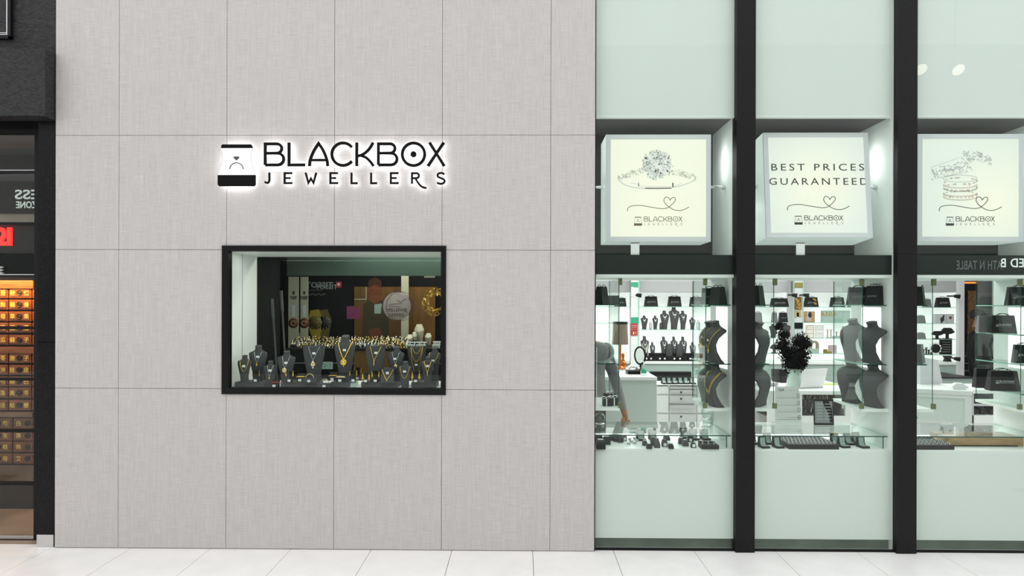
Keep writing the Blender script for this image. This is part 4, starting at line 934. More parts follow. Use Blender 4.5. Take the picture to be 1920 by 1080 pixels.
for i, (x0, x1, p0, p1) in enumerate(BAYS):
    xr = W(p1, 600, .06).x; xl = x0 if i == 0 else W(p0, 600, .06).x; zr = W(1245, 351, YQ).z; cxs = (1234.5, 1533, 1820)[i]; q = W(cxs, 350, YQ-HD); hw = 98.5/S(YQ-HD)
    sp_ = thing('spindle', 'chrome spindle rod carrying the light box in the %s glazed bay' % ('left', 'middle', 'right')[i], 'rod', (q.x, YQ, zr))
    for a, b in ((xl, q.x-hw), (q.x+hw, xr)):
        obj('rod', MB().tube([(a, YQ, zr), (b, YQ, zr)], .013, 10), 'chrome', sp_); e = b if a > q.x else a
        obj('flange', MB().tube([(e-.02, YQ, zr), (e+.02, YQ, zr)], .02, 12), 'steel', sp_); e2 = a if a > q.x else b
        obj('collar', MB().tube([(e2-.015, YQ, zr), (e2+.015, YQ, zr)], .018, 12), 'chrome', sp_)
    pb = (1182, 1491, 0)[i]
    if pb:
        a, b = W(pb, 478, .10), W(pb+16, 458, .10); m = MB(); m.box(a.x, b.x, .08, .086, zFt-.01, b.z+.01); m.box(a.x, b.x, .08, .13, b.z+.004, b.z+.01); obj('bracket', m, 'card', label='small white angle bracket under the %s light box' % ('left', 'middle')[i], cat='bracket')
for i, (x0, x1, p0, p1) in enumerate(BAYS):
    xr = W(p1, 600, .06).x; area('cheek_fill', (xr-.10, .30, W(1362, 305, .3).z), .22, .06, .30, (1, 1, 1), (0, -PI/2, 0))  # unseen light added behind each box to brighten the cheek
# ================================================================== glass towers
YT0, YT1 = .10, .655
zS1 = W(1350, 571, YT0).z; zS2 = W(1350, 682.5, YT0).z; zF1, zF0 = W(1350, 765.5, YT0).z, W(1350, 771, YT0).z; zTop = zBb
def shelf_mb(x0, x1, y0, y1, z0, t=.008): return MB().box(x0, x1, y0, y1, z0, z0+t, 0, {2: 1, 3: 2, 5: 2})
def tower(i, side, pf, zlist, label):
    x0, x1, p0, p1 = BAYS[i]; xr = W(p1, 600, .06).x; xl = x0 if i == 0 else W(p0, 600, .06).x
    xf = W(pf, 569, YT0).x; xb = xf+.045 if side == 'r' else xf; xe = xr-.001 if side == 'r' else xl+.001; sg_ = 1 if side == 'r' else -1
    o = thing('glass_tower', label, 'display case', ((xf+xe)/2, .38, zF0))
    m = MB(); b = [(xe, YT0), (xf, YT0), (xb, YT1), (xe, YT1)]
    if side == 'r': b = b[::-1]
    m.add([(x, y, zF0) for x, y in b]+[(x, y, zF1) for x, y in b], [[0, 1, 2, 3], [7, 6, 5, 4]]+[[(k2+1) % 4, k2, 4+k2, 4+(k2+1) % 4] for k2 in range(4)])
    obj('floor_board', m, 'tower_floor', o)
    m = MB(); t = .006*sg_
    vs = [(xf+.004*sg_, YT0+.004, zF1), (xb+.004*sg_, YT1, zF1), (xb+.004*sg_+t, YT1, zF1), (xf+.004*sg_+t, YT0+.004, zF1)]; vs += [(v[0], v[1], zTop-.004) for v in vs]
    for k2, f_ in enumerate([[0, 1, 5, 4], [1, 2, 6, 5], [2, 3, 7, 6], [3, 0, 4, 7]]): m.add(vs, [f_ if side == 'r' else f_[::-1]], 1 if k2 in (1, 3) else 0)
    obj('side_pane', m, ['clear', 'edge'], o)
    obj('rear_pane', MB().box(min(xb, xe), max(xb, xe), YT1, YT1+.006, zF1, zTop-.004), 'clear', o)
    for z_ in zlist: obj('glass_shelf', shelf_mb(min(xf+.03*sg_, xe), max(xf+.03*sg_, xe), YT0+.03, YT1-.03, z_-.008), ['clear', 'edge', 'edge_light'], o)
    for z_, h_ in ((zTop-.055, .05), (zF1, .04)): obj('clamp', MB().box(xf-.012, xf+.016, YT0-.004, YT0+.016, z_, z_+h_), 'brass_clamp', o)
    if side == 'r': obj('light_panel', MB().box(xe-.004, xe-.001, YT0+.11, YT1-.16, zF1+.28, zS1-.02), 'backlit', o)
    return o
tower(0, 'l', 1162.5, (zS1, zS2), 'hanging glass display tower at the left of the first bay'); tower(0, 'r', 1322, (zS1, zS2), 'hanging glass display tower at the right of the first bay')
tower(1, 'l', 1453, (zS1, zS2), 'hanging glass display tower at the left of the middle bay'); tower(1, 'r', 1616, (zS1, zS2), 'hanging glass display tower at the right of the middle bay')
zS3, zS4 = W(1920, 628, YT0).z, W(1920, 740, YT0).z
tower(2, 'l', 1751, (zS1, zS2), 'hanging glass display tower at the left of the last bay'); tower(2, 'r', 1913, (zS1, zS3, zS2, zS4), 'hanging glass display tower with four shelves at the right frame edge')
def bag(p, wd, dp, h, rz, lb, mt='bag', logo=True, group=None, handles=True):
    o = thing('gift_bag', lb, 'gift bag', p, rz, group); b = wd/2; t = b*.84; d = dp/2
    m = MB(); n = 6
    vs = [(-b, -d, 0), (b, -d, 0), (b, d, 0), (-b, d, 0), (-t, -d*.55, h), (t, -d*.55, h), (t, d*.55, h), (-t, d*.55, h), (-b*.95, 0, h*.5), (b*.95, 0, h*.5)]
    m.add(vs, [[0, 3, 2, 1], [0, 1, 5, 4], [2, 3, 7, 6], [1, 2, 9], [1, 9, 5], [2, 6, 9], [5, 9, 6], [3, 0, 8], [0, 4, 8], [3, 8, 7], [4, 7, 8], [4, 5, 6, 7]]); obj('body', m, mt, o, local=True)
    if handles:
        for sy in (-1, 1): obj('handle', MB().tube([(t*.55*math.cos(a*PI/8), sy*d*.5, h-.004+h*.13*math.sin(a*PI/8)) for a in range(9)], .0025, 5), 'black', o, local=True)
    if logo:
        m1, m2 = logo_mb(-b*.6, h*.45, b*1.2, -.0012, 0); m1.add(m2.v, m2.f)
        sl = (d-d*.55)/h; m1.xform(Matrix.Translation((0, -d+sl*h*.45-.001, 0)) @ Matrix.Translation((0, 0, h*.45)) @ Matrix.Rotation(-math.atan(sl), 4, 'X') @ Matrix.Translation((0, 0, -h*.45)))
        obj('logo', m1, 'dim_white' if logo is True else logo, o, local=True)
    return o
R60 = math.radians(-62)
bag(pos(1346, .22, zS1), .13, .075, .135, math.radians(-70), 'dark green black gift bag on the top glass shelf, right tower of first bay', 'bag_green', False)
bag(pos(1330, .42, zS1), .13, .07, .13, math.radians(-20), 'black gift bag behind the green black one, right tower of first bay', 'bag', True)
bag(pos(1128, .22, zS1), .11, .075, .135, math.radians(55), 'dark green black gift bag on the top glass shelf beside the clad wall', 'bag_green', False)
bag(pos(1148, .5, zS1), .12, .05, .07, 0, 'low grey bag behind, top shelf beside the clad wall', 'bag_grey', False, None, False)
bag(pos(1421, .22, zS1), .11, .075, .145, math.radians(50), 'black gift bag on the top shelf beside the first black post', 'bag_green', False)
bag(pos(1640, .22, zS1), .12, .08, .145, math.radians(-60), 'front black gift bag on the top shelf, right tower of middle bay', 'bag', 'facet_mid')
bag(pos(1610, .42, zS1), .17, .07, .14, math.radians(-12), 'rear black gift bag on the top shelf, right tower of middle bay', 'bag', True)
bag(pos(1724, .22, zS1), .09, .075, .14, math.radians(50), 'black gift bag on the top shelf beside the second black post', 'bag_green', False)
bag(pos(1912, .24, zS1), .18, .08, .14, math.radians(-15), 'black gift bag on the top shelf at the right frame edge', 'bag', 'facet_mid')
bag(pos(1880, .42, zS3), .17, .08, .14, math.radians(-22), 'black gift bag with white logo on the second shelf, right edge tower', 'bag', 'white_ink')
bag(pos(1845, .55, zS3), .10, .08, .135, math.radians(-15), 'grey gift bag leaning behind, second shelf, right edge tower', 'bag_grey', False)
bag(pos(1919, .28, zS2), .14, .08, .14, math.radians(-20), 'black gift bag with white logo cut by the frame, third shelf', 'bag', 'white_ink')
bag(pos(1880, .34, zS4), .21, .10, .155, math.radians(-12), 'wide black gift bag with white logo on the lowest glass shelf', 'bag', 'white_ink')
bag(pos(1842, .52, zS4), .12, .08, .155, math.radians(-12), 'black gift bag at the back of the lowest glass shelf', 'bag', False)
bag(pos(1723, .24, zS2), .08, .07, .145, math.radians(45), 'grey black upright bag on the middle shelf beside the second post', 'bag_grey', False, None, False)
def tbust(px, Y, z_, h, ws, rz, lb, neck=None, style='flare'):
    p = pos(px, Y, z_); make_bust(p, h, ws, style, math.radians(rz), lb, 'velvet_grey')
    if neck: necklace(p, h, ws, style, math.radians(rz), **neck)
tbust(1343, .20, zS2, .315, .125, -76, 'front grey bust on the middle shelf, right tower of first bay', N_('gold chain with flat gold pendant on the front middle shelf bust', zb=.35, power=1.2, xw=.6, r=.002, pend=('drop', .01), tagz=.55))
tbust(1331, .40, zS2, .31, .115, -80, 'rear grey bust on the middle shelf, right tower of first bay', N_('gold medallion necklace on the rear middle shelf bust', zb=.45, power=1.2, xw=.6, r=.002, pend=('round', .022), tagz=.6))
tbust(1343, .20, zF1, .315, .125, -76, 'front grey bust on the white floor board, right tower of first bay', N_('pair of fine gold chains on the lower front bust', zb=.30, power=1.4, xw=.7, r=.002, tagz=0, extra=[(.84, .36, .6, 1.4)]))
tbust(1328, .42, zF1, .31, .12, -80, 'rear grey bust on the white floor board, right tower of first bay', N_('silver chain on the lower rear bust', mt='silver', zb=.4, power=1.2, r=.0016, tagz=0))
tbust(1637, .20, zS2, .315, .13, -76, 'bare front grey bust on the middle shelf, right tower of middle bay')
tbust(1601, .45, zS2, .33, .125, -76, 'bare rear grey bust on the middle shelf, right tower of middle bay')
tbust(1639, .20, zF1, .32, .13, -76, 'bare front grey bust on the floor board, right tower of middle bay')
tbust(1598, .42, zF1, .33, .15, -78, 'bare wide rear grey bust on the floor board, right tower of middle bay')
tbust(1421, .24, zS2, .31, .16, 50, 'bare grey bust on the middle shelf beside the first black post')
tbust(1422, .24, zF1, .32, .165, 50, 'bare grey bust on the floor board beside the first black post')
# crescent stand, boxes and acrylic ladder in the leftmost tower
p = pos(1131, .24, zS2); m = MB(); m.tube([(.075*math.cos(a), 0, .075+.075*math.sin(a)) for a in [(-80+i*10)*PI/180 for i in range(17)]], [.004+.008*math.sin(PI*i/16) for i in range(17)], 8)
obj('crescent_stand', m, 'sage', local=True, loc=p, label='pale green crescent bangle stand on the middle shelf of the first tower', cat='jewellery stand')
for k2, (px, Y, s_, lb) in enumerate(((1137, .20, .055, 'front left'), (1149, .22, .06, 'front right'), (1144, .36, .075, 'rear'))):
    p = pos(px, Y, zF1); o = thing('gift_box', 'small black gift box with silver ribbon, %s of three in the first tower' % lb, 'gift box', p, .3*k2)
    obj('box', MB().box(-s_/2, s_/2, -s_/2, s_/2, 0, s_), 'bag_green', o, local=True); obj('ribbon', MB().box(-.004, .004, -s_/2-.001, s_/2+.001, 0, s_+.001), 'silver', o, local=True)
    m = MB()
    for sx in (-1, 1): m.tube([(sx*.018*(1-math.cos(a*PI/4)), 0, s_+.003+.012*math.sin(a*PI/4)) for a in range(9)], .003, 5)
    obj('bow', m, 'silver', o, local=True)
xl = BAYS[0][0]; m = MB()
for z_ in [zF1+.07*k2 for k2 in range(7)]: m.tube([(xl+.006, .13, z_), (xl+.022, .13, z_)], .002, 5)
m.tube([(xl+.022, .13, zF1), (xl+.022, .13, zF1+.45)], .003, 6); m.tube([(xl+.006, .13, zF1), (xl+.006, .13, zF1+.45)], .003, 6)
obj('ladder_stand', m, 'card', label='slim white ladder stand hard against the clad wall edge', cat='jewellery stand')
# ================================================================== counter glass and what lies on and under it
zG = W(1245, 815.5, YT0).z
for x0, x1, p0, p1 in BAYS: area('counter_light', ((x0+x1)/2, YT1-.06, zG-.014), .95, .03, 1.6, (.98, 1, .99), (math.radians(-25), 0, 0))  # unseen area light added to brighten the deck as LED strips would
for i, (x0, x1, p0, p1) in enumerate(BAYS):
    xr = W(p1, 600, .06).x; xl = x0 if i == 0 else W(p0, 600, .06).x; nm = ('first', 'middle', 'last')[i]
    o = thing('glass_counter_top', 'clear glass counter top with dark green edge in the %s bay' % nm, 'glass top', ((xl+xr)/2, .38, zD))
    obj('top', shelf_mb(xl+.001, xr-.008, YT0, YT1, zG-.009, .009), ['counter_glass', 'edge', 'edge_light'], o)
    obj('end_pane', MB().box(xr-.04, xr-.032, YT0+.01, YT1-.02, zD, zG-.009, 0, {2: 1}), ['clear', 'edge'], o)
def block(px, py, wpx, hpx, lb, mt='velvet_grey', dp=.04, tagged=None, top=None, z_=None, rz=0):
    p = on(px, py, z_ or zD); s_ = S(p.y); w2 = wpx/s_/2; h = hpx/s_; o = thing('ring_block', lb, 'jewellery block', p, rz)
    m = MB(); m.box(-w2, w2, 0, dp, 0, h*.55); m.add([(-w2, 0, h*.55), (w2, 0, h*.55), (w2, dp, h*.55), (-w2, dp, h*.55), (-w2*.7, dp*.4, h), (w2*.7, dp*.4, h), (w2*.7, dp, h), (-w2*.7, dp, h)], [[0, 1, 5, 4], [1, 2, 6, 5], [2, 3, 7, 6], [3, 0, 4, 7], [4, 5, 6, 7]]); obj('block', m, mt, o, local=True)
    if tagged: obj('price_tag', MB().box(-.011, .011, -.0015, 0, .006, .028), 'card', o, local=True)
    if top: obj('insert', MB().box(-w2*.6, w2*.6, dp*.45, dp*.8, h, h+.004), 'card', o, local=True)
    return o
def lstand(px, py, lb, group=None, wpx=15, hpx=18, z_=None, sm=False):
    p = on(px, py, z_ or zD); s_ = S(p.y); w2 = wpx/s_/2; h = hpx/s_; o = thing('pad_stand', lb, 'jewellery stand', p, .12, group)
    pts = [(-w2*2.3, .07)]
    pr = [(0, 0), (0, .014), (.05, .014), (.062, .03), (.066, h), (.08, h), (.08, .0)]
    n = len(pr); m = MB(); m.add([(-w2, y, z2) for y, z2 in pr]+[(w2, y, z2) for y, z2 in pr], [list(range(n)), [2*n-1-k2 for k2 in range(n)]]+[[k2, n+k2, n+(k2+1) % n, (k2+1) % n] for k2 in range(n)]); obj('body', m, 'velvet_dark', o, local=True)
    pq = [(.006, .0155), (.046, .0155), (.058, .032), (.0625, h-.006)]
    m = MB()
    for a, b in zip(pq, pq[1:]): m.add([(-w2*.66, a[0], a[1]), (w2*.66, a[0], a[1]), (w2*.66, b[0], b[1]), (-w2*.66, b[0], b[1])], [[0, 1, 2, 3]])
    obj('pad', m, 'sage', o, local=True); return o

b1 = 'on the first deck'
for a in ((1127, 843, 17, 17, 'front dark block of the left corner cluster '+b1, 'bag_green', .06, None, 1), (1124, 834, 16, 16, 'rear left dark block of the corner cluster '+b1, 'bag_green', .06, None, 1), (1138, 834, 14, 14, 'right dark block of the corner cluster '+b1, 'bag_green', .05, None, 1),
          (1148, 826, 12, 10, 'low dark block behind the corner cluster '+b1, 'velvet_grey', .05), (1156, 828, 10, 12, 'grey block left of the tagged one '+b1, 'velvet_grey', .05), (1164, 830, 10, 13, 'grey ring block with a cut top, fifth from the left wall '+b1, 'velvet_grey', .05),
          (1172, 827, 8, 10, 'dark block with white price tag left of the tiny clear boxes '+b1, 'velvet_grey', .03, 1), (1210, 836, 9, 9, 'low grey ring block left of centre '+b1, 'velvet_grey', .04, None, 1), (1218, 842, 10, 9, 'front black ring block left of centre '+b1, 'bag_green', .04, None, 1),
          (1226, 836, 10, 14, 'rear grey block in mid deck '+b1, 'velvet_grey', .04), (1233, 840, 10, 14, 'front grey block in mid deck '+b1, 'velvet_grey', .04), (1247, 838, 10, 13, 'grey block with big white tag in mid deck '+b1, 'velvet_grey', .04, 1),
          (1259, 842, 9, 9, 'front black block right of the big tag '+b1, 'bag_green', .04, None, 1), (1251, 826, 12, 8, 'rear dark block behind the big tag '+b1, 'velvet_grey', .04), (1278, 833, 9, 11, 'rear left grey block of the right hand trio '+b1, 'velvet_grey', .04, None, 1),
          (1286, 837, 11, 10, 'front left grey block of the right hand trio '+b1, 'velvet_grey', .04), (1295, 829, 11, 13, 'tall dark block with white tag of the right hand trio '+b1, 'bag_green', .04, 1), (1301, 840, 9, 9, 'small dark block with white front left of the ring tray '+b1, 'bag_green', .03, 1)): block(*a)
for k2, (px, py) in enumerate(((1179, 833), (1190, 832), (1184, 829), (1194, 828), (1181, 825), (1189, 823))):
    p = on(px, py, zD); obj('clear_box', MB().box(-.012, .012, -.01, .01, 0, .016), 'light_grey', local=True, loc=p, rot=(0, 0, .3*k2), label='tiny pale ring box scattered in the left middle of the first deck', cat='ring box', group='tiny pale ring boxes')
for px, py, a in ((1205, 827, 'first from left'), (1228, 826, 'second from left'), (1288, 823, 'third from left'), (1305, 826, 'fourth from left'), (1326, 826, 'rightmost')): lstand(px, py, 'black pad stand, %s, %s' % (a, b1))
def tray(px0, px1, pyb, dp, nx, ny, lb, rlb, hgt=.03, ringmat='silver'):
    a = on(px0, pyb, zD); b = on(px1, pyb, zD); o = thing('ring_tray', lb, 'tray', ((a.x+b.x)/2, a.y+dp/2, zD)); obj('base', MB().box(a.x, b.x, a.y, a.y+dp, zD, zD+hgt), 'velvet_dark', o)
    obj('rim', MB().box(a.x, b.x, a.y+dp-.006, a.y+dp, zD+hgt, zD+hgt+.008), 'black', o)
    pm = [None]
    for i in range(nx):
        for j in range(ny):
            l_ = Vector((a.x+(b.x-a.x)*(i+.5)/nx+(.012 if j % 2 else 0)-.006, a.y+dp*(j+.5)/ny, zD+hgt-.001))
            if pm[0] is None:
                m = MB(); m.tube([(.0065*math.cos(t_*PI/6), 0, .004+.0065*math.sin(t_*PI/6)) for t_ in range(12)], .0016, 5, 0, True); m.ball((0, 0, .012), .0035, 6, 1); pm[0] = obj('ring', m, [ringmat, 'card'], local=True, label=rlb, cat='ring', group=rlb); c = pm[0]
            else: c = pm[0].copy(); COL.objects.link(c)
            c.location = l_; c.rotation_euler = (0, 0, .5)
tray(1316, 1348, 842.5, .11, 3, 2, 'small black ring tray at the right end of the first deck', 'silver ring standing in the small tray of the first bay')
tray(1480, 1572, 842.5, .30, 13, 7, 'large black ring tray in the middle of the second deck', 'silver stud ring in the large tray of the middle bay', .036)
tray(1690, 1788, 842.8, .26, 13, 6, 'black ring tray at the left of the last deck', 'ring in the tray of the last bay', .032)
for px, py, a in ((1417, 834, 'at the left end'), (1437, 841, 'front, left of the tray'), (1446, 834, 'rear, left of the tray'), (1464, 841, 'front, touching the left of the tray'), (1574, 835, 'rear, touching the right of the tray'), (1588, 840.5, 'front, right of the tray'), (1599, 835, 'rear, right of the tray'), (1614, 833, 'rear, near the right end'), (1624, 841, 'front, at the right end')):
    lstand(px, py, 'black pad stand %s, middle deck' % a, None, 15, 19)
a, b = on(1788, 838, zD), on(1910, 838, zD); m = MB()
bd = thing('oak_board', 'long light oak board lying on the last deck', 'board', ((a.x+b.x)/2, a.y+.1, zD)); obj('board', MB().box(a.x-.02, b.x+.05, a.y+.03, a.y+.26, zD, zD+.068), 'board', bd); obj('foot_strip', MB().box(a.x-.02, b.x, a.y+.02, a.y+.03, zD, zD+.008), 'black', bd)
def crystal(px, py, sc_, lb):
    p = on(px, py, zG); o = thing('crystal_ornament', lb, 'ornament', p); r = .05*sc_
    obj('foot', MB().lathe([(r*.7, 0), (r*.8, .012), (r*.35, .03)], (0, 0, 0), 12, 0, 1, 1, False), 'crystal', o, local=True); obj('globe', MB().ball((0, 0, .03+r), r, 10, 0, 1, 1, 1, False), 'crystal', o, local=True)
    for q, (dx_, dz) in enumerate(((-.022, .05), (.02, .055), (0, .075))): obj('bead', MB().ball((dx_*sc_, 0, .03+2*r+dz*sc_*.5), .022*sc_, 8, 0, 1, 1, 1, False), 'crystal', o, local=True)
    obj('band', MB().lathe([(r*.9, .03), (r*.92, .038)], (0, 0, 0), 14), 'silver', o, local=True)
crystal(1124, 802, .9, 'cut crystal globe ornament beside the clad wall on the glass top'); crystal(1327, 793, 1.15, 'large cut crystal globe ornament near the right end of the first glass top')
# certificate card and price list in the middle bay
p = on(1478.5, 796, zG); s_ = S(p.y); tl = -.10
o = thing('diamond_card', 'tall white diamond grading card with printed scales on the glass top', 'card stand', p, 0, rot=(-.12, 0, 0)); w2, hh = 25/s_, 70/s_
m = MB(); m.prism([(-w2, 0), (w2, 0), (w2*.88, hh), (-w2*.88, hh)], 0, .006); obj('card', m, 'diamond_white', o, local=True)
obj('easel', MB().prism([(-w2*.5, 0), (w2*.5, 0), (w2*.3, hh*.7), (-w2*.3, hh*.7)], .03, .034), 'card', o, local=True)
t = text_mb('GIA', 4.6/s_, depth=.0005, bold=.012, space=1.1); obj('lettering', moved(t, -w2*.42, -.0006, hh*.885), 'ink', o, local=True)
for k2, zf in enumerate((.70, .51, .33, .13)):
    obj('scale_line', MB().box(-w2*.82, w2*.85, -.001, 0, hh*zf-.001, hh*zf+.002), 'grey', o, local=True); obj('scale_frame', MB().stroke([(w2*(.72+.01*k2), hh*zf+.006), (w2*(.90+.01*k2), hh*zf+.006), (w2*(.90+.01*k2), hh*(zf+.10)), (w2*(.72+.01*k2), hh*(zf+.10))], .0022, -.0012, -.0002, 0, True), 'ink', o, local=True)
    m = MB()
    for j in range(11):
        x = -w2*.7+w2*1.5*j/10; r = (.0012, .0014, .0016, .001+.00022*j)[k2]*1.1; m.box(x-r, x+r, -.001, 0, hh*(zf+.055)-r, hh*(zf+.055)+r)
    obj('scale_dots', m, 'grey' if k2 < 3 else 'ink', o, local=True, kind='stuff')
obj('small_print', MB().box(w2*.1, w2*.8, -.001, 0, hh*.90, hh*.906), 'light_grey', o, local=True); obj('gold_mark', MB().lathe([(.006, 0), (.006, .001)], (0, 0, 0), 12).xform(Matrix.Translation((-w2*.74, 0, hh*.9)) @ Matrix.Rotation(PI/2, 4, 'X')), 'palegold', o, local=True)

p = on(1545, 797, zG); s_ = S(p.y); w2, hh = 18.5/s_, 48/s_
o = thing('price_board', 'small black price board with white lines on the glass top', 'sign', p, 0, rot=(-.06, 0, 0)); obj('board', MB().box(-w2, w2, 0, .006, 0, hh), 'black', o, local=True); obj('face', MB().box(-w2*.88, w2*.88, -.001, 0, hh*.08, hh*.92), 'grey', o, local=True)
obj('black_stripe', MB().prism([(-w2*.1, hh*.92), (w2*.55, hh*.92), (w2*.82, hh*.6), (w2*.88, hh*.1), (w2*.6, hh*.1), (w2*.45, hh*.45), (w2*.1, hh*.7)], -.002, -.001), 'black', o, local=True)
for k2 in range(6):
    for sx in (-.42, .40): obj('text_line', MB().box(w2*sx-w2*.28, w2*sx+w2*.28, -.003, -.002, hh*(.80-.115*k2), hh*(.80-.115*k2)+.0045-.0003*k2), 'white_ink', o, local=True)
# ================================================================== back wall of the shop
YU = 4.6; YN = 4.35
def fbox(name, px0, px1, py0, py1, Y, dp, m, parent=None, **k2):
    a = W(px0, py1, Y); b = W(px1, py0, Y); return bx(name, a.x, b.x, Y, Y+dp, a.z, b.z, m, parent, **k2)
def unit(pa, pb, shelves, label, split=()):
    o = thing('shelf_unit', label, 'shelf unit', (W((pa+pb)/2, 600, YU).x, YU, 0))
    fbox('lit_back', pa, pb, 546, 678, YU+.10, .03, 'backlit_soft', o); fbox('bulkhead', pa-2, pb+2, 527, 547.5, YN, .4, 'lilac_grey', o); fbox('upper_trim', pa-2, pb+2, 500, 526.5, YN+.02, .38, 'white', o)
    for q, (a, b, y) in enumerate(shelves): z_ = W(1300, y, YN+.12).z; p0, p1 = W(a, y, YN+.12).x, W(b, y, YN+.12).x; obj('glass_shelf', shelf_mb(p0, p1, YN+.12, YU+.1, z_-.008), ['clear', 'edge_light', 'edge_light'], o)
    a, b = W(pa-2, 600, YN).x, W(pb+2, 600, YN).x; zb = W(1300, 678, YN).z
    bx('base_top', a, b, YN-.02, YU+.13, zb-.03, zb, 'white', o); bx('base_front', a, b, YN, YN+.03, .05, zb-.03, 'grey_mint', o); bx('kick_board', a, b, YN+.04, YN+.06, 0, .05, 'grey', o)
    for s_ in split: q = W(s_, 600, YN).x; bx('base_joint', q-.004, q+.004, YN-.002, YN, .05, zb-.03, 'sage', o)
    return o
unit(1060, 1181, [(1060, 1181, 575), (1060, 1181, 606)], 'white back lit shelf unit at the rear left of the shop, behind the first tower')
unit(1199, 1475, [(1199, 1345, 575), (1199, 1345, 618), (1349, 1475, 575), (1349, 1475, 604), (1349, 1475, 633), (1349, 1475, 662)], 'long white back lit shelf unit with necklace busts at the rear of the shop', (1345,))
unit(1507, 1796, [(1507, 1650, 575), (1507, 1650, 604), (1507, 1650, 633), (1507, 1650, 662), (1654, 1794, 575), (1654, 1794, 605), (1654, 1794, 634.5), (1654, 1794, 663.5)], 'long white back lit shelf unit with pale gifts and dark stands at the rear right', (1652,))
zU = {y: W(1300, y, YN+.12).z for y in (575, 604, 605, 606, 618, 633, 634.5, 662, 663.5)}; zU[678] = W(1300, 678, YN).z
def column(pa, pb, lb, Y=4.2, mt='white', strips=()):
    o = thing('pier_column', lb, 'column', (W((pa+pb)/2, 600, Y).x, Y+.1, 0)); fbox('shaft', pa, pb, 500, 1000, Y, .06, mt, o)
    a = W(pa, 600, Y).x
    for q in strips: fbox(q[0], q[1], q[2], q[3], q[4], Y-(.016 if 'notice_' in q[0] else .012), .012, q[5], o)
    return o
c1_ = column(1182, 1199, 'slim white column with green and red notices at the rear left', 4.2, 'mint', (('notice', 1183.5, 1196.5, 529, 538, 'green_card'), ('notice', 1183, 1197, 595, 606, 'green_card'), ('notice', 1182.5, 1195.5, 607, 629, 'red_card'), ('notice_line', 1184, 1194, 610, 611, 'pink'), ('notice_line', 1184, 1194, 613, 614, 'pink'), ('notice_line', 1183, 1195, 617, 617.8, 'board'), ('notice_mark', 1187, 1189, 622, 627, 'yellow'), ('notice_mark', 1191, 1193, 622, 627, 'grey'), ('notice', 1184, 1187, 538, 556, 'white'), ('edge_strip', 1197.2, 1199, 520, 690, 'edge_light'), ('edge_strip', 1181, 1182.2, 520, 690, 'edge')))
c2_ = column(1489, 1507, 'slim mirrored column with painted amber reflection at the rear of the middle bay', 4.2, 'light_grey', (('notice', 1490, 1505, 530, 539, 'olive'), ('amber_reflection', 1490, 1503, 557, 580, 'amber'), ('notice', 1490, 1502, 582, 594, 'board'), ('white_figure', 1494, 1498, 586, 595, 'white'), ('black_print', 1490, 1505, 605, 616, 'black'), ('edge_strip', 1505.3, 1507, 520, 690, 'edge_light'), ('edge_strip', 1488, 1489.5, 520, 690, 'edge_light')))  # amber patch paints what the column's mirror strip reflects
o = c2_; m = MB(); rr = random.Random(2)
for k2 in range(16): q = W(rr.uniform(1492, 1501), rr.uniform(560, 578), 4.18); m.ball((q.x, 4.186, q.z), .014, 6, 0, 1, .3)
obj('reflected_leaves', m, 'wreath', o, kind='stuff')
column(1797, 1808.5, 'light grey full height column beside the dark doorway', 4.1, 'light_grey')
for px, py, lb in ((1197, 553, 'on the notice column'), (1488, 553, 'left of the mirrored column'), (1510, 553, 'right of the mirrored column'), (1795, 555, 'high on the grey column'), (1795, 672, 'low on the grey column')):
    q = W(px-(3 if px > 1700 else 0), py, 4.03); o = thing('spot_lamp', 'small black spotlight %s' % lb, 'spotlight', q); obj('bracket', MB().tube([(0, .175, 0), (0, 0, 0)], .012, 6), 'black', o, local=True); obj('head', MB().tube([(-.03, -.01, .0), (.035, -.03, -.01)], [.02, .03], 8), 'black', o, local=True)
# small goods on the rear shelves: (px, py of shelf)
YI = 4.55
def rbag(px, zk, wpx, hpx, lb, mt='bag', logo=True): bag(pos(px, YI, zU[zk]), wpx/S(YI), .08, hpx/S(YI), 0, lb, mt, 'facet_mid' if logo else False)
for a in ((1220.5, 575, 25, 19, 'first black bag from the notice column on the rear top shelf'), (1264.5, 575, 25, 19, 'second black bag from the notice column on the rear top shelf'), (1305, 575, 24, 18, 'third black bag from the notice column on the rear top shelf'), (1333, 575, 24, 18, 'fourth black bag on the rear top shelf, half behind the tower'),
          (1163, 575, 22, 16, 'dark bag on the rear top shelf left of the notice column', 'bag_green'), (1424, 575, 20, 15, 'small grey bag on the rear top shelf beside the first post', 'bag_grey', False), (1461, 575, 33, 16, 'wide black bag with white print left of the mirrored column'),
          (1468, 604, 15, 18, 'upright black bag left of the mirrored column, second rear shelf'), (1452, 604, 9, 18, 'pale grey bag beside the upright black one, second rear shelf', 'bag_grey', False), (1421, 604, 14, 18, 'grey bag beside the first post, second rear shelf', 'bag_grey', False),
          (1520.5, 575, 25, 18, 'black bag with gold print right of the mirrored column'), (1569.5, 575, 25, 18, 'black bag in the middle of the rear top shelf, middle bay'), (1603, 575, 23, 17, 'black box bag behind the tower, rear top shelf of middle bay', 'bag', False),
          (1767, 575, 25, 18, 'olive black bag left of the grey column'), (1738, 575, 12, 15, 'grey bag behind the left tower of the last bay', 'bag_grey', False), (1726, 605, 14, 14, 'mid grey box bag beside the second post, second rear shelf', 'bag_grey', False), (1726, 634.5, 15, 11, 'grey box bag with pale mark beside the second post, third rear shelf', 'bag_grey', False)): rbag(*a)
q = W(1526, 566, 4.5); m = MB()
for k2 in range(7): m.ball((q.x+rr.uniform(-.03, .03), 4.496, q.z+rr.uniform(-.04, .04)), .014, 6, 0, 1, .25)
obj('gold_blossom', m, 'wreath', label='gold blossom print on the black bag right of the mirrored column', cat='print', kind='thing')
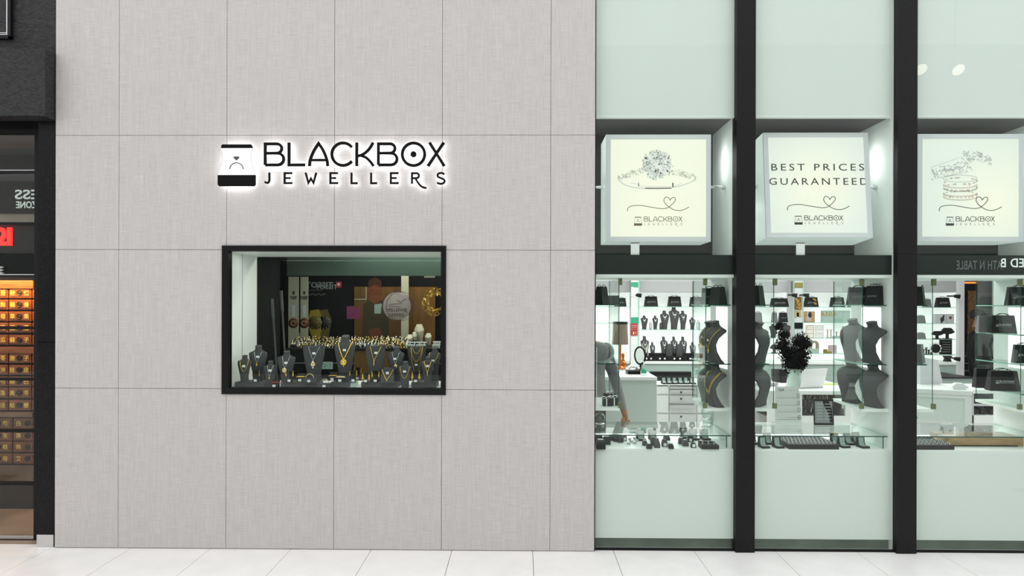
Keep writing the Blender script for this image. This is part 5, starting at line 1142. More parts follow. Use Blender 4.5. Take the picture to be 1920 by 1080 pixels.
def rb(px, zk, hpx, wpx, lb, mt='velvet_grey', style='taper', tg=True):
    p = pos(px, YI, zU[zk]); h = hpx/S(YI); o = make_bust(p, h, wpx/S(YI)/2, style, 0, lb, mt)
    if tg: necklace(p, h, wpx/S(YI)/2, style, 0, 'fine chain on the '+lb, 'silver', zb=.5, r=.002, tagz=.66, power=1.1)
for a in ((1208, 618, 25, 14, 'first small bust from the notice column, middle rear shelf'), (1228.5, 618, 25, 11, 'second small bust from the notice column, middle rear shelf'), (1246, 618, 34, 17, 'left bust of the tall middle three, middle rear shelf'), (1264, 618, 41, 20, 'tallest bust in the centre of the middle rear shelf'), (1280.5, 618, 34, 15, 'right bust of the tall middle three, middle rear shelf'), (1298, 618, 22, 12, 'small bust right of the tall three, middle rear shelf'),
          (1209, 678, 44, 16, 'bust draped with pearls beside the standing mirror, lower rear shelf'), (1223.5, 678, 33, 10, 'small bust beside the pearl draped one, lower rear shelf'), (1245, 678, 43, 14, 'left bust of three on the lower rear shelf'), (1264, 678, 43, 13, 'middle bust of three on the lower rear shelf'), (1281, 678, 43, 14, 'right bust of three on the lower rear shelf'), (1299, 678, 33, 12, 'small bust right of the three, lower rear shelf'), (1316, 678, 36, 14, 'last small bust on the lower rear shelf before the tower')): rb(*a)
for px, zk, hp, lb in ((1220, 618, 15, 'pale oval ring stand between two small busts'), (1239, 618, 13, 'low dark oval stand left of the tall three'), (1309, 618, 19, 'pale oval stand at the right of the middle rear shelf'), (1255, 678, 32, 'narrow grey stand left of the middle lower bust'), (1274, 678, 32, 'narrow black stand right of the middle lower bust')):
    p = pos(px, YI-.05, zU[zk]); h = hp/S(YI); obj('oval_stand', MB().lathe([(h*.16, 0), (h*.2, h*.3), (h*.19, h*.7), (h*.1, h*.95), (.002, h)], (0, 0, 0), 12, 0, 1, .4), 'velvet_grey' if 'dark' in lb or 'black' in lb or 'grey' in lb else 'light_grey', local=True, loc=p, label=lb+', rear of the first bay', cat='jewellery stand')
p = pos(1209, YI-.06, zU[678]); h = 40/S(YI); o = thing('pearl_strands', 'three pearl strands draped over the bust beside the standing mirror', 'necklace', p+Vector((0, 0, h*.3)))
for k2 in range(3): obj('strand', MB().tube([(x*.045-.0, -.03, h*.5-(.12+.05*k2)*h*2.2*(1-x*x)) for x in [i/8-1 for i in range(17)]], .006, 6), 'pearl', o, local=True)
rr = random.Random(7); k2 = 0
for px in range(1203, 1320, 9):
    for row in (0, 1):
        p = pos(px+rr.uniform(-1.5, 1.5), 4.42+.09*row, zU[678]); h = (9+5*row)/S(4.4); nm = thing('ear_card', 'dark earring block with white card crowded on the lower rear shelf of the first bay', 'jewellery block', p, 0, 'dark blocks on the lower rear shelf')
        obj('block', MB().box(-.03, .03, 0, .04, 0, h), 'velvet_dark', nm, local=True)
        if (k2*7) % 3: obj('card', MB().box(-.010, .010, -.002, 0, h*.35, h*.35+.022), 'card', nm, local=True)
        k2 += 1
# middle bay goods
def rbox(nm, px0, px1, zk, hpx, m, lb, cat, dp=.05, Y=YI-.05): a, b = pos(px0, Y, zU[zk]), pos(px1, Y, zU[zk]); return bx(nm, a.x, b.x, Y, Y+dp, zU[zk], zU[zk]+hpx/S(Y), m, label=lb, cat=cat)
o = thing('framed_print', 'small gold framed print of a pale figure on the second rear shelf', 'picture', pos(1517.5, YI, zU[604])); ob = rbox('frame', 1507.5, 1528, 604, 20.5, 'board', None, None); ob.parent = o; ob.location -= o.location
q = pos(1516, YI-.055, zU[604]); m = MB(); m.lathe([(.001, 0), (.05, .01), (.035, .07), (.022, .09), (.03, .11), (.026, .135), (.001, .145)], (q.x-o.location.x, q.y-o.location.y, .005), 12, 0, 1, .1); obj('figure_print', m, 'pink', o, local=True)
m = MB(); m.ball((q.x-o.location.x+.018, q.y-o.location.y-.003, .105), .03, 8, 0, .8, .1, 1.4); obj('hair_print', m, 'hair', o, local=True)
o = thing('name_plaque', 'sage plaque with gilt lettering on the second rear shelf', 'sign', pos(1567, YI, zU[604]+.05))
q0, q1 = W(1540, 596, YI), W(1594, 582.5, YI); obj('board', MB().box(q0.x, q1.x, YI, YI+.02, zU[604], q1.z), 'sage', o); t = text_mb('ANIA', 8.5/S(YI), depth=.003, space=1.15); obj('lettering', moved(t, W(1554.5, 590, YI).x, YI-.001, W(1554, 593, YI).z), 'gold', o)
for k2, (a, b, lb, mt) in enumerate(((1511, 1526, 'left earring display card with gold rim', 'gold'), (1528.5, 1544, 'right earring display card with pale rim', 'light_grey'))):
    q0 = pos(a, YI, zU[633]); q1 = pos(b, YI, zU[633]); h = 23/S(YI); o = thing('earring_board', lb+' on the third rear shelf', 'jewellery stand', ((q0.x+q1.x)/2, YI, zU[633])); w2 = (q1.x-q0.x)/2
    obj('board', MB().box(-w2, w2, 0, .01, 0, h), 'card', o, local=True); obj('rim', MB().stroke([(-w2, 0), (w2, 0), (w2, h), (-w2, h)], .006, -.004, 0, 0, True), mt, o, local=True)
    for j in range(1, 3): obj('rail', MB().box(-w2, w2, -.005, 0, h*j/3-.003, h*j/3+.001), mt, o, local=True)
    m = MB()
    for j in range(9): m.ball((-w2*.6+w2*.6*(j % 3), -.006, h*(j//3)/3+h*.14), .006, 6)
    obj('earring_studs', m, 'palegold', o, local=True, kind='stuff')
for px, w2, hp, lb in ((1555, 7, 15, 'tall gilt double T stand'), (1568.5, 3.5, 11, 'short gilt T stand on a sage block')):
    p = pos(px, YI, zU[633]); s_ = S(YI); o = thing('bar_stand', lb+', third rear shelf', 'jewellery stand', p)
    obj('bar', MB().box(-w2/s_, w2/s_, -.01, .01, hp/s_-.006, hp/s_), 'taupe', o, local=True)
    for x in ((-3.2, 3.2) if w2 > 5 else (0,)): obj('post', MB().box(x/s_-.006, x/s_+.006, -.006, .006, 0, hp/s_), 'taupe', o, local=True); obj('foot', MB().box(x/s_-.018, x/s_+.018, -.018, .018, 0, .008), 'sage', o, local=True)
rbox('sage_block', 1562.5, 1575, 633, 3.8, 'sage', 'flat sage block under the short gilt stand', 'block', .03, YI-.09); rbox('sage_sheet', 1579.5, 1592, 633, 22, 'sage', 'plain sage card leaning behind the tower on the third rear shelf', 'card', .01)
p = pos(1528, YI, zU[662]); s_ = S(YI); pts = [(-6.2/s_, 0), (-6.2/s_, 15/s_)]+[(-6.2/s_*math.cos(a), 15/s_+6.2/s_*math.sin(a)) for a in [i*PI/10 for i in range(1, 10)]]+[(6.2/s_, 15/s_), (6.2/s_, 0)]
obj('arch_stand', MB().stroke(pts, 3.6/s_, 0, .05), 'taupe', local=True, loc=p, label='taupe stone arch on the bottom rear shelf beside the flowers', cat='ornament')
rbox('sage_block', 1518, 1535.5, 662, 9, 'sage', 'sage block in front of the taupe arch', 'block', .03, YI-.08); rbox('olive_block', 1546, 1552, 662, 7.5, 'olive', 'tall part olive block on the bottom rear shelf', 'block', .04); rbox('olive_block', 1552.3, 1560, 662, 3.2, 'olive', 'low olive block on the bottom rear shelf', 'block', .04)
rbox('pink_box', 1555, 1569, 662, 14.5, 'pink', 'dusty pink box behind the olive blocks', 'box', .04, YI+.01)
def fan(px, zk, wpx, hpx, lb, mt='velvet_dark'):
    p = pos(px, YI-.06, zU[zk]); s_ = S(YI-.06); w2 = wpx/s_/2; h = hpx/s_; o = thing('fan_stand', lb, 'jewellery stand', p)
    obj('foot', MB().box(-w2*.55, w2*.55, -.03, .03, 0, .012), mt, o, local=True); obj('post', MB().box(-.018, .018, -.01, .01, .012, h*.5), mt, o, local=True)
    obj('fan', MB().prism([(-w2, h*.62), (-w2*.45, h), (w2*.45, h), (w2, h*.62), (w2*.5, h*.47), (0, h*.42), (-w2*.5, h*.47)], -.02, .012), mt, o, local=True)
fan(1776, 634.5, 26, 21, 'large black fan shaped necklace stand left of the grey column'); fan(1757, 634.5, 21, 15, 'smaller black fan shaped stand beside the large one'); fan(1452, 662, 17, 16, 'dark fan shaped stand left of the black flowers', 'velvet_grey'); fan(1432, 633, 18, 15, 'dark fan shaped stand beside the first post', 'velvet_grey')
rb(1450, 633, 25, 16, 'dark bust on the third rear shelf left of the flowers', 'velvet_grey', 'taper', False); rb(1473, 633, 27, 19, 'dark bust on the third rear shelf behind the flowers', 'velvet_grey', 'taper', False)
for px0, px1, lb, mk in ((1753, 1774, 'pale watch box with wristwatch print', 1), (1775, 1789, 'pale box with round red print', 0)):
    q0 = pos(px0, YI, zU[605]); q1 = pos(px1, YI, zU[605]); h = 17/S(YI); w2 = (q1.x-q0.x)/2; o = thing('watch_box', lb+' on the second rear shelf, last bay', 'box', ((q0.x+q1.x)/2, YI, zU[605])); obj('carton', MB().box(-w2, w2, 0, .05, 0, h), 'light_grey', o, local=True)
    m = MB(); r = .03 if mk else .02; m.lathe([(r, 0), (r, .002)], (0, 0, 0), 14); m.xform(Matrix.Translation((w2*.3 if mk else 0, 0, h*(.42 if mk else .6))) @ Matrix.Rotation(PI/2, 4, 'X')); obj('round_print', m, 'dial' if mk else 'rust', o, local=True)
    if mk: obj('strap_print', MB().prism([(w2*.0, 0.004), (w2*.3, .0), (w2*.75, h*.85), (w2*.45, h*.9)], -.0015, -.0005), 'ink', o, local=True)
p = pos(1774, YI, zU[663.5]); s_ = S(YI); o = thing('black_easel', 'black board with white dotted lines on the bottom rear shelf, last bay', 'sign', p); obj('board', MB().box(-11/s_, 11/s_, 0, .02, 0, 27/s_), 'black', o, local=True)
for j in range(5): obj('text_line', MB().box((-8+2*(j % 2))/s_, 8/s_, -.002, 0, (4+4.5*j)/s_, (5+4.5*j)/s_), 'dim_white', o, local=True)
p = pos(1754, YI-.07, zU[663.5]); R = 11.5/S(YI-.07); o = thing('disc_sign', 'round black disc rimmed with white petals on the bottom rear shelf', 'ornament', p)
m = MB(); m.lathe([(R*.72, 0), (R*.72, .012)], (0, 0, 0), 20); m.xform(Matrix.Translation((0, 0, R)) @ Matrix.Rotation(PI/2, 4, 'X')); obj('disc', m, 'velvet_dark', o, local=True)
for j in range(12): a = j*PI/6; obj('petal', MB().ball((R*.82*math.cos(a), -.004, R+R*.82*math.sin(a)), R*.2, 6, 0, 1, .3), 'card', o, local=True)
for j, px in enumerate((1732, 1737, 1741.5, 1746)):
    p = pos(px, YI-.05, zU[663.5]); h = (9, 12, 8, 10)[j]/S(YI); o = thing('ring_cone', 'slim dark T shaped ring post, %s of the four beside the disc' % ('first', 'second', 'third', 'fourth')[j], 'jewellery stand', p); obj('post', MB().box(-.008, .008, -.008, .008, 0, h), 'velvet_dark', o, local=True); obj('bar', MB().box(-.022, .022, -.006, .006, h, h+.008), 'velvet_dark', o, local=True); obj('foot', MB().box(-.016, .016, -.016, .016, 0, .006), 'velvet_dark', o, local=True)
p = pos(1779, YI-.05, zU[678]); s_ = S(YI); obj('waisted_stand', MB().prism([(-6/s_, 0), (6/s_, 0), (3.6/s_, 5.5/s_), (7/s_, 10.5/s_), (-7/s_, 10.5/s_), (-3.6/s_, 5.5/s_)], 0, .06), 'velvet_dark', local=True, loc=p, label='black waisted bracelet stand low beside the grey column', cat='jewellery stand')
# ================================================================== counters on the shop floor
# reception desk
Yr = 1.75; zr = W(1200, 707, Yr).z; ax, bx_ = W(1100, 707, Yr).x, W(1231, 707, Yr).x
o = thing('reception_desk', 'plain mint white desk behind the standing person', 'desk', ((ax+bx_)/2, Yr+.4, 0))
bx('front_panel', ax, bx_, Yr, Yr+.03, 0, zr-.03, 'pale_mint', o); bx('side_panel', bx_-.03, bx_, Yr+.03, Yr+.75, 0, zr-.03, 'white', o); bx('top_board', ax, bx_+.005, Yr-.01, Yr+.76, zr-.03, zr, 'white', o)
def bottle(px, pyb, hpx, z_, lb):
    p = on(px, pyb, z_); s_ = S(p.y); h = hpx/s_; o = thing('pump_bottle', lb, 'bottle', p)
    obj('bottle', MB().lathe([(h*.20, 0), (h*.21, h*.05), (h*.21, h*.5), (h*.08, h*.62), (h*.08, h*.7)], (0, 0, 0), 14), 'clear', o, local=True); obj('label', MB().lathe([(h*.213, h*.12), (h*.213, h*.42)], (0, 0, 0), 14), 'green_card', o, local=True)
    obj('pump', MB().tube([(0, 0, h*.68), (0, 0, h*.95), (-h*.22, 0, h*.97), (-h*.26, 0, h*.9)], h*.045, 7), 'card', o, local=True)
bottle(1207, 703, 26, zr, 'clear pump bottle with green label on the plain desk')
p = on(1190, 702, zr); o = thing('desk_phone', 'black and white telephone on the plain desk', 'telephone', p); obj('body', MB().box(-.07, .06, 0, .16, 0, .035), 'black', o, local=True); obj('handset', MB().tube([(-.06, .05, .06), (-.03, .05, .08), (.03, .05, .075), (.05, .05, .05)], .018, 8), 'card', o, local=True)
p = on(1200, 694, zr); o = thing('oval_mirror', 'black rimmed oval mirror on a stand beside the pearl bust', 'mirror', p, -.9); h = 44/S(p.y)
obj('rim', MB().tube([(.075*math.cos(a), 0, h*.62+h*.36*math.sin(a)) for a in [i*PI/12 for i in range(24)]], .011, 7, 0, True), 'black', o, local=True); m = MB(); m.prism([(.07*math.cos(i*PI/12), h*.62+h*.34*math.sin(i*PI/12)) for i in range(24)], -.003, .003); obj('mirror_plate', m, 'mirror', o, local=True); obj('post', MB().tube([(0, .01, 0), (0, .01, h*.28)], .01, 7), 'black', o, local=True); obj('foot', MB().lathe([(.06, 0), (.05, .015), (.012, .02)], (0, 0, 0), 14), 'black', o, local=True)
q = W(1163, 624, 2.6); m = MB(); n = 22; vs = [(r*math.cos(2*PI*k2/n)*(1+.03*(k2 % 2)), r*math.sin(2*PI*k2/n)*(1+.03*(k2 % 2)), z_) for r, z_ in ((.088, -.13), (.078, .12)) for k2 in range(n)]
o = thing('ribbed_shade', 'brown ribbed drum shade with dark top band beside the person', 'lamp', (q.x, 2.6, zr)); off = Vector((0, 0, q.z-zr))
m.add(vs, [[k2, (k2+1) % n, n+(k2+1) % n, n+k2] for k2 in range(n)]); m.xform(Matrix.Translation(off)); obj('shade', m, 'brown_shade', o, local=True); m = MB(); m.lathe([(.084, .10), (.084, .125)], tuple(off), 22); obj('band', m, 'black', o, local=True); m = MB(); m.tube([(0, 0, 0), (0, 0, off.z)], .012, 8); m.lathe([(.07, -.01), (.05, .01), (.015, .03)], (0, 0, .01), 12); obj('stand', m, 'copper', o, local=True)
bx('lamp_shelf', q.x-.2, q.x+.2, 2.45, 2.75, 0, zr, 'white', label='narrow white side cabinet under the ribbed shade', cat='cabinet')
p = on(1168, 690, zr); obj('copper_vase', MB().lathe([(.03, 0), (.045, .03), (.03, .07), (.014, .10), (.02, .15), (.012, .17)], (0, 0, 0), 12), 'copper', local=True, loc=p, label='small copper vase at the far left of the plain desk', cat='vase')
# drawer cabinet
Yd = 2.3; zd = W(1270, 721, Yd).z; fx = lambda a: W(a, 740, Yd).x; fz = lambda a: W(1280, a, Yd).z
o = thing('drawer_cabinet', 'white drawer cabinet with long steel handles in the middle of the shop', 'cabinet', (fx(1290), Yd+.3, 0))
bx('carcass', fx(1231), fx(1360), Yd+.02, Yd+.6, 0, zd-.02, 'white', o); bx('top_board', fx(1230), fx(1361), Yd, Yd+.62, zd-.02, zd, 'white', o)
for a, b, c, d, hd in ((1231, 1254, 722, 739, 0), (1231, 1254, 741, 774, 0), (1231, 1254, 776, 860, 0), (1255, 1306, 722, 739.5, 729), (1255, 1306, 741, 774, 757), (1255, 1306, 776, 820, 0), (1307, 1360, 722, 774, 0), (1307, 1360, 776, 860, 0)):
    dr_ = bx('drawer', fx(a)+.003, fx(b)-.003, Yd, Yd+.02, fz(d)+.002, fz(c)-.004, 'white' if a != 1255 else 'drawer_grey', o)
    if hd:
        m = MB(); m.tube([(fx(1254), Yd-.03, fz(hd)), (fx(1300), Yd-.03, fz(hd))], .009, 8); m.tube([(fx(1258), Yd-.03, fz(hd)), (fx(1258), Yd, fz(hd))], .007, 6); m.tube([(fx(1296), Yd-.03, fz(hd)), (fx(1296), Yd, fz(hd))], .007, 6); obj('handle', m, 'dark_steel', dr_)
    if a == 1255: k_ = {722: 735.5, 741: 747.5, 776: 781}[c]; m = MB(); m.ball((fx(1277), Yd-.004, fz(k_)), .011, 8, 0, 1, .5); obj('lock', m, 'ink', dr_)
for j, px in enumerate((1248, 1257.5, 1268, 1279, 1289.5, 1301)): lstand(px, 720.5, 'black earring stand with pale pad on the white drawer cabinet, %s from left' % ('first', 'second', 'third', 'fourth', 'fifth', 'sixth')[j], None, 9, 12, zd)
bx('backing_tray', fx(1232), fx(1312), Yd+.35, Yd+.42, zd, zd+.10, 'velvet_dark', label='long black backing tray behind the row of earring stands', cat='tray')
p = on(1303, 741, W(1303, 745, Yd-.1).z); 
# glass fronted counter of the middle bay
Yg = 1.55; zg = W(1550, 733, Yg).z; gx = lambda a: W(a, 740, Yg).x; gz = lambda a: W(1550, a, Yg).z
o = thing('glass_front_counter', 'white counter with dark glass front and bracelets inside, middle bay', 'counter', (gx(1540), Yg+.4, 0))
bx('top_board', gx(1440), gx(1625), Yg-.01, Yg+.95, zg-.035, zg, 'white', o)
bx('frame_panel', gx(1440), gx(1504), Yg, Yg+.03, 0, zg-.035, 'white', o); bx('frame_panel', gx(1585), gx(1625), Yg, Yg+.03, 0, zg-.035, 'white', o); bx('frame_panel', gx(1504), gx(1585), Yg, Yg+.03, 0, gz(780), 'white', o)
bx('inner_back', gx(1440), gx(1625), Yg+.5, Yg+.53, 0, zg-.035, 'velvet_dark', o); bx('inner_floor', gx(1440), gx(1625), Yg+.03, Yg+.5, gz(782), gz(780), 'velvet_dark', o); bx('front_pane', gx(1504), gx(1585), Yg+.01, Yg+.016, gz(780), zg-.035, 'clear', o)
rr = random.Random(3)
for j in range(26):
    px = 1507+3.0*j; p = Vector((gx(px), Yg+.12+.09*(j % 3), gz(780)+.05*(j % 3))); a = rr.uniform(-.4, .4)
    obj('bracelet', MB().tube([(.025*math.cos(t_*PI/7), .05*math.cos(t_*PI/7), .035+.033*math.sin(t_*PI/7)) for t_ in range(14)], .004, 5, 0, True), rr.choice(['silver', 'silver', 'palegold', 'velvet_dark', 'grey']), local=True, loc=p, rot=(0, 0, a), label='bracelet among many inside the dark glass fronted counter', cat='bracelet', group='bracelets in the glass counter')
bx('bracelet_step', gx(1506), gx(1584), Yg+.17, Yg+.24, gz(780), gz(780)+.05, 'velvet_dark', label='lower black step inside the glass fronted counter', cat='step'); bx('bracelet_step', gx(1506), gx(1584), Yg+.26, Yg+.4, gz(780), gz(780)+.10, 'velvet_dark', label='upper black step inside the glass fronted counter', cat='step')
p = on(1521, 728, zg); s_ = S(p.y); o = thing('laptop', 'white laptop opened away on the middle counter', 'laptop', p, .35); obj('base', MB().box(-.14, .15, 0, .2, 0, .014), 'light_grey', o, local=True); obj('screen_lid', MB().box(-.14, .15, -.006, .0, 0, .19).xform(Matrix.Translation((0, .0, .014)) @ Matrix.Rotation(.28, 4, 'X')), 'card', o, local=True)
p = on(1533, 712, zg); o = thing('card_reader', 'black card reader behind the laptop', 'card reader', p, .1); obj('body', MB().box(-.04, .04, 0, .12, 0, .05), 'black', o, local=True); obj('screen', MB().box(-.02, .02, .07, .1, .05, .052), 'grey', o, local=True)
p = on(1562, 722, zg); obj('green_leaflet', MB().box(-.11, .13, 0, .12, 0, .006), 'olive_green', local=True, loc=p, rot=(0, 0, -.12), label='yellow green leaflet lying on the middle counter', cat='leaflet')
# vase with black flowers
p = on(1489, 727, zg); s_ = S(p.y)
obj('ceramic_vase', MB().lathe([(11/s_, 0), (13/s_, 4/s_), (13.2/s_, 12/s_), (11/s_, 20/s_), (12.5/s_, 29/s_), (15/s_, 36/s_), (13.8/s_, 36/s_), (11/s_, 28/s_)], (0, 0, 0), 20), 'vase', local=True, loc=p, label='mint ceramic vase holding the black flowers', cat='vase')
fo = thing('black_flowers', 'large bunch of black artificial flowers in the mint vase', 'flowers', p+Vector((0, 0, 30/s_)))
rr = random.Random(21)
for cx, cy, R in ((1486, 676, 24), (1475, 663, 17), (1498, 664, 19), (1500, 640, 18), (1512, 644, 11), (1464, 648, 15), (1487, 686, 18), (1503, 682, 13), (1466, 628, 11), (1459, 612, 8)):
    c = Vector(((cx-1489)/s_, rr.uniform(-.04, .04), (727-cy)/s_-30/s_)); R2 = R/s_; m = MB()
    for j in range(int(R*17)):
        d = Vector((rr.gauss(0, 1), rr.gauss(0, 1)-.3, rr.gauss(0, 1))).normalized(); q = c+d*R2*rr.uniform(.6, 1.0); t1 = d.orthogonal().normalized(); t1 = (t1*math.cos(j)+d.cross(t1)*math.sin(j)); t2 = d.cross(t1); l_ = .0105*rr.uniform(.7, 1.3)
        m.add([q-t1*l_, q-t2*l_*.8+d*.004, q+t1*l_+d*.012, q+t2*l_*.8+d*.008], [[0, 1, 2, 3]])
    m.ball(tuple(c), R2*.62, 10); obj('flower_head', m, 'foliage_black', fo, local=True, kind='stuff')
m = MB()
for k2 in range(7): m.tube([((k2-3)*.012, 0, -25/s_), ((k2-3)*.03, 0, 12/s_)], .004, 5)
obj('stem', m, 'foliage_black', fo, local=True, kind='stuff')
for a, b, w2, lb in ((1457, 717, 9, 'left dark upright card beside the mint vase'), (1470, 718, 6, 'right black upright card beside the mint vase')):
    p = on(a, b, zg); s_ = S(p.y); obj('dark_card', MB().box(-w2/s_, w2/s_, 0, .02, 0, 25/s_), 'bag' if 'black' in lb else 'velvet_grey', local=True, loc=p, rot=(-.08, 0, 0), label=lb, cat='card')
# side cabinet seen past the first post
o = thing('low_cabinet', 'low pale cabinet behind the first post with a dark handle', 'cabinet', (W(1432, 760, 1.9).x, 2.1, 0)); fbox('body', 1400, 1458, 722, 1000, 1.9, .5, 'white', o); fbox('top_board', 1399, 1459, 718, 722, 1.89, .52, 'light_grey', o); fbox('handle', 1446, 1448.5, 741, 748, 1.87, .03, 'ink', o)
# angled white counter of the last bay
Ya = 1.5; za = W(1818, 734, Ya).z
o = thing('angled_counter', 'white counter with framed glass front turned towards the window, last bay', 'counter', (W(1823, 740, Ya).x, Ya, 0), math.radians(-24)); L_ = .78
obj('top_board', MB().box(-L_, 0, 0, .55, za-.04, za), 'soft_white', o, local=True); obj('base', MB().box(-L_, 0, .01, .5, 0, za-.33), 'soft_white', o, local=True)
for a, b, c, d in ((-L_, 0, za-.075, za-.04), (-L_, 0, za-.33, za-.30), (-.06, 0, za-.30, za-.075), (-L_, -L_+.04, za-.30, za-.075)): obj('frame_rail', MB().box(a, b, .005, .03, c, d), 'soft_white', o, local=True)
obj('glass_front', MB().box(-L_+.04, -.06, .012, .018, za-.30, za-.075), 'pale_mint', o, local=True); obj('handle', MB().tube([(-.52, -.02, za-.275), (-.45, -.02, za-.28)], .006, 6), 'ink', o, local=True); obj('lock', MB().ball((-.48, 0, za-.315), .009, 8), 'ink', o, local=True)
o = thing('shelf_counter', 'white open counter with black boxes inside, right end of the last bay', 'counter', (W(1845, 740, Ya).x, Ya+.3, 0)); hx_ = lambda a: W(a, 740, Ya).x; hz = lambda a: W(1845, a, Ya).z
bx('top_board', hx_(1824), hx_(1990), Ya, Ya+.5, hz(738), hz(731), 'white', o); bx('side', hx_(1824), hx_(1826), Ya, Ya+.5, 0, hz(738), 'light_grey', o); bx('back', hx_(1826), hx_(1990), Ya+.3, Ya+.33, 0, hz(738), 'bag_grey', o); bx('shelf', hx_(1826), hx_(1990), Ya+.02, Ya+.3, hz(762), hz(758), 'light_grey', o); bx('lower_rail', hx_(1824), hx_(1990), Ya, Ya+.3, hz(790), hz(779), 'white', o); bx('lower_front', hx_(1824), hx_(1990), Ya, Ya+.03, 0, hz(790), 'white', o)
for k2 in range(6):
    x = hx_(1828+k2*9); bx('black_box', x, x+.04, Ya+.05+.02*(k2 % 2), Ya+.2, hz(779), hz(772-3*(k2 % 3)), 'velvet_dark', label='%s small black box from the left, lower shelf of the open counter' % ('first', 'second', 'third', 'fourth', 'fifth', 'sixth')[k2], cat='box')
x = hx_(1832); bx('black_case', x, x+.16, Ya+.06, Ya+.25, hz(758), hz(744), 'velvet_dark', label='wide black case on the upper shelf of the open counter', cat='box')
p = Vector((hx_(1815), Ya+.12, za)); obj('facet_box', MB().prism([(-.06, .03), (-.03, 0), (.05, 0), (.075, .03), (.03, .06), (-.03, .06)], 0, .1), 'soft_white', local=True, loc=p, rot=(0, 0, -.4), label='small white faceted box on the corner of the angled counter', cat='box')
fbox('black_glass_table', 1765, 1824, 707, 709.5, 2.7, .6, 'black', thing('glass_table', 'black topped glass table behind the angled counter', 'table', (W(1795, 740, 2.7).x, 3.0, 0)))
fbox('table_side', 1766, 1823, 709.5, 900, 2.72, .55, 'sage', [x for x in bpy.data.objects if x.name.startswith('glass_table')][0])
q = W(1752, 722, 2.05); s_ = S(2.05); obj('white_lectern', MB().prism([(-26/s_, -q.z), (20/s_, -q.z), (16/s_, 0), (6/s_, 47/s_), (-26/s_, 52/s_)], 0, .12), 'light_grey', local=True, loc=(q.x, 2.05, q.z), label='tall pale tapering stand behind the angled counter', cat='stand')
# doorway to the right of the grey column
o = thing('door_2', None, None, (W(1840, 600, 5.2).x, 5.2, 0), kind='structure'); fbox('opening', 1806, 1990, 505, 1000, 5.2, .05, 'black', o); fbox('amber_panel', 1815, 1832, 545, 640, 5.17, .02, 'amber_dim', o); fbox('grey_panel', 1833, 1866, 520, 640, 5.16, .02, 'bag_grey', o); fbox('led_trim', 1800, 1832, 528.5, 531.5, 5.1, .03, 'led_orange', o)
fbox('wall_grey_right', 1866, 2040, 505, 1000, 5.0, .08, 'white_wall', kind='structure')
for j in range(3): fbox('tread', 1810, 1832, 667+14*j, 668+14*j, 5.15, .03, 'grey', o)
# ================================================================== two people
def person(loc, rz, label, verts, edges, radii, matfn, mats, extra=None):
    me = bpy.data.meshes.new('person'); me.from_pydata(verts, edges, []); ob = bpy.data.objects.new('person', me); COL.objects.link(ob)
    ob.modifiers.new('skin', 'SKIN'); sv = me.skin_vertices[0].data
    for i, r in enumerate(radii): sv[i].radius = r if isinstance(r, tuple) else (r, r)
    sv[0].use_root = True; sb = ob.modifiers.new('sub', 'SUBSURF'); sb.levels = 2; sb.render_levels = 2
    dg = bpy.context.evaluated_depsgraph_get(); dg.update(); m2 = bpy.data.meshes.new_from_object(ob.evaluated_get(dg)); bpy.data.objects.remove(ob)
    mb = MB()
    vs = [tuple(v.co) for v in m2.vertices]
    for p_ in m2.polygons: pass
    mb.v = vs
    for p_ in m2.polygons: mb.f.append(list(p_.vertices)); mb.mi.append(matfn(p_.center)); mb.sm.append(True)
    if extra: extra(mb)
    return obj('person', mb, mats, local=True, label=label, cat='person', loc=loc, rot=(0, 0, rz))
#         pelvis   waist      chest      upper     neck      head0     head1    | shoulder elbow wrist palm (right of picture) | other arm | legs
PV = [(0, 0, .93), (0, 0, 1.08), (0, -.01, 1.27), (0, .0, 1.40), (-.01, 0, 1.48), (-.06, -.03, 1.56), (-.08, -.02, 1.67),
      (.17, 0, 1.40), (.235, .02, 1.25), (.285, .02, 1.10), (.32, -.01, .95), (.345, -.04, .845), (.355, -.05, .80), (.36, -.055, .765),
      (-.17, 0, 1.40), (-.23, .02, 1.10), (-.25, -.10, .86), (-.25, -.12, .79), (.10, 0, .86), (.11, -.01, .48), (.11, .03, .09), (.12, -.12, .04), (-.10, 0, .86), (-.11, -.01, .48), (-.11, .03, .09), (-.12, -.12, .04)]
PE = [(0, 1), (1, 2), (2, 3), (3, 4), (4, 5), (5, 6), (3, 7), (7, 8), (8, 9), (9, 10), (10, 11), (11, 12), (12, 13), (3, 14), (14, 15), (15, 16), (16, 17), (0, 18), (18, 19), (19, 20), (20, 21), (0, 22), (22, 23), (23, 24), (24, 25)]
PR = [(.18, .13), (.19, .12), (.19, .12), (.15, .10), .055, (.075, .09), (.075, .085), .075, .058, .050, .043, .031, (.036, .026), (.034, .022), .075, .052, .034, (.034, .022), (.095, .1), .065, .048, .035, (.095, .1), .065, .048, .035]
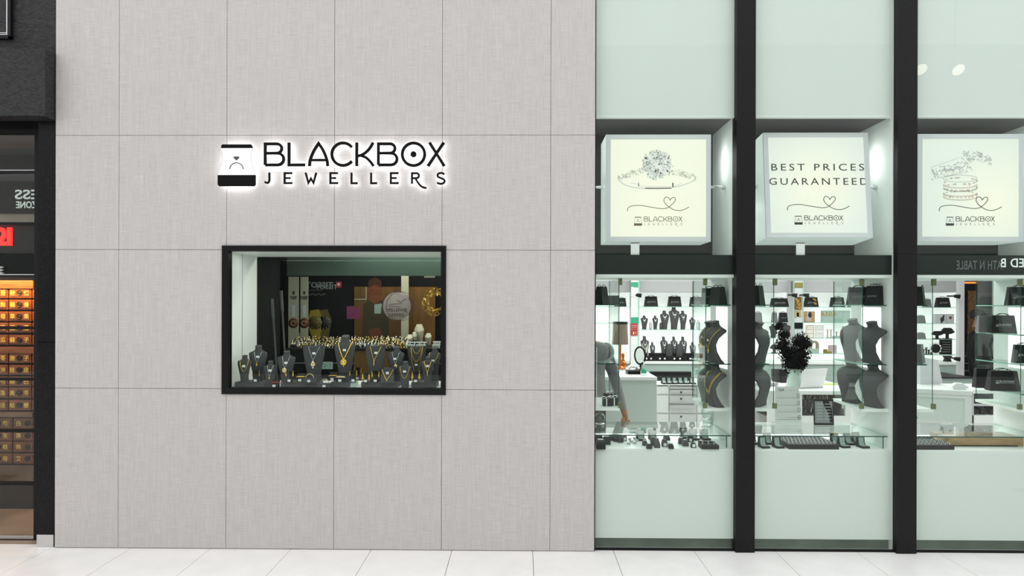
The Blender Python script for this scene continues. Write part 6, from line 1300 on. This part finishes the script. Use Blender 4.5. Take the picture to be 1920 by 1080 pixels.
def fingers(mb, c, sx, mi=2):
    for dy, l_ in ((-.030, .072), (-.010, .080), (.010, .076), (.028, .060)):
        a = Vector(c)+Vector((sx*dy*.85, dy*.45, .004)); pts = [a, a+Vector((.003*sx, -.004, -l_*.42)), a+Vector((-.006*sx, .010, -l_*.74)), a+Vector((-.018*sx, .030, -l_*.66))]
        mb.tube(pts, [.0115, .0108, .0098, .008], 7, mi)
    a = Vector(c)+Vector((-.030*sx, -.020, .030)); mb.tube([a, a+Vector((-.020*sx, -.014, -.030)), a+Vector((-.018*sx, -.006, -.062))], [.0145, .0125, .009], 7, mi)
def face(mb, c, r, skin=2, dark=3, cap=None):
    c = Vector(c); mb.ball(tuple(c+Vector((0, -r*1.05, -.0))), r*.16, 8, skin, .7, 1, 1.3)
    for sx in (-1, 1): mb.ball(tuple(c+Vector((sx*r*.38, -r*.92, r*.18))), r*.12, 8, 4); mb.ball(tuple(c+Vector((sx*r*.38, -r*1.0, r*.18))), r*.06, 6, dark); mb.ball(tuple(c+Vector((sx*r*1.0, .01, 0))), r*.22, 8, skin, .4, .8, 1.3)
    mb.ball(tuple(c+Vector((0, -r*.93, -r*.45))), r*.2, 8, 5, 1.3, .4, .35)
def ex1(mb):
    fingers(mb, (.362, -.055, .765), 1); fingers(mb, (-.25, -.125, .775), -1); face(mb, (-.08, -.03, 1.62), .085); mb.ball((-.08, .0, 1.66), .098, 12, 3, 1, 1.05, .95)
def mf1(c):
    if abs(c.x) > .2 and c.z < .865: return 2
    if c.z > 1.47: return 2
    if c.z < .05: return 3
    if c.z < .93 and abs(c.x) < .22: return 1
    return 0
person((W(1099, 600, 1.15).x, 1.15, 0), math.radians(8), 'person in a grey shirt standing inside the first bay, half hidden by the clad wall', PV, PE, PR, mf1, ['shirt', 'trousers', 'skin', 'hair', 'card', 'pink'], ex1)
def ex2(mb):
    fingers(mb, (.362, -.055, .765), 1); fingers(mb, (-.25, -.125, .775), -1); face(mb, (-.08, -.03, 1.62), .085); mb.ball((-.08, .0, 1.68), .102, 12, 3, 1, 1.05, .8); mb.lathe([(.09, 0), (.092, .012)], (-.08, -.10, 1.67), 14, 3)
def mf2(c): return 2 if (c.z > 1.47 or (abs(c.x) > .2 and c.z < .865)) else (3 if c.z < .05 else (1 if c.z < .93 and abs(c.x) < .22 else 0))
person((W(1838, 600, 4.75).x, 4.75, 0), math.radians(30), 'person in black clothes and a black cap standing at the dark doorway', [(x, y, z_*.98) for x, y, z_ in PV], PE, PR, mf2, ['black', 'black', 'skin', 'hair', 'card', 'pink'], ex2)
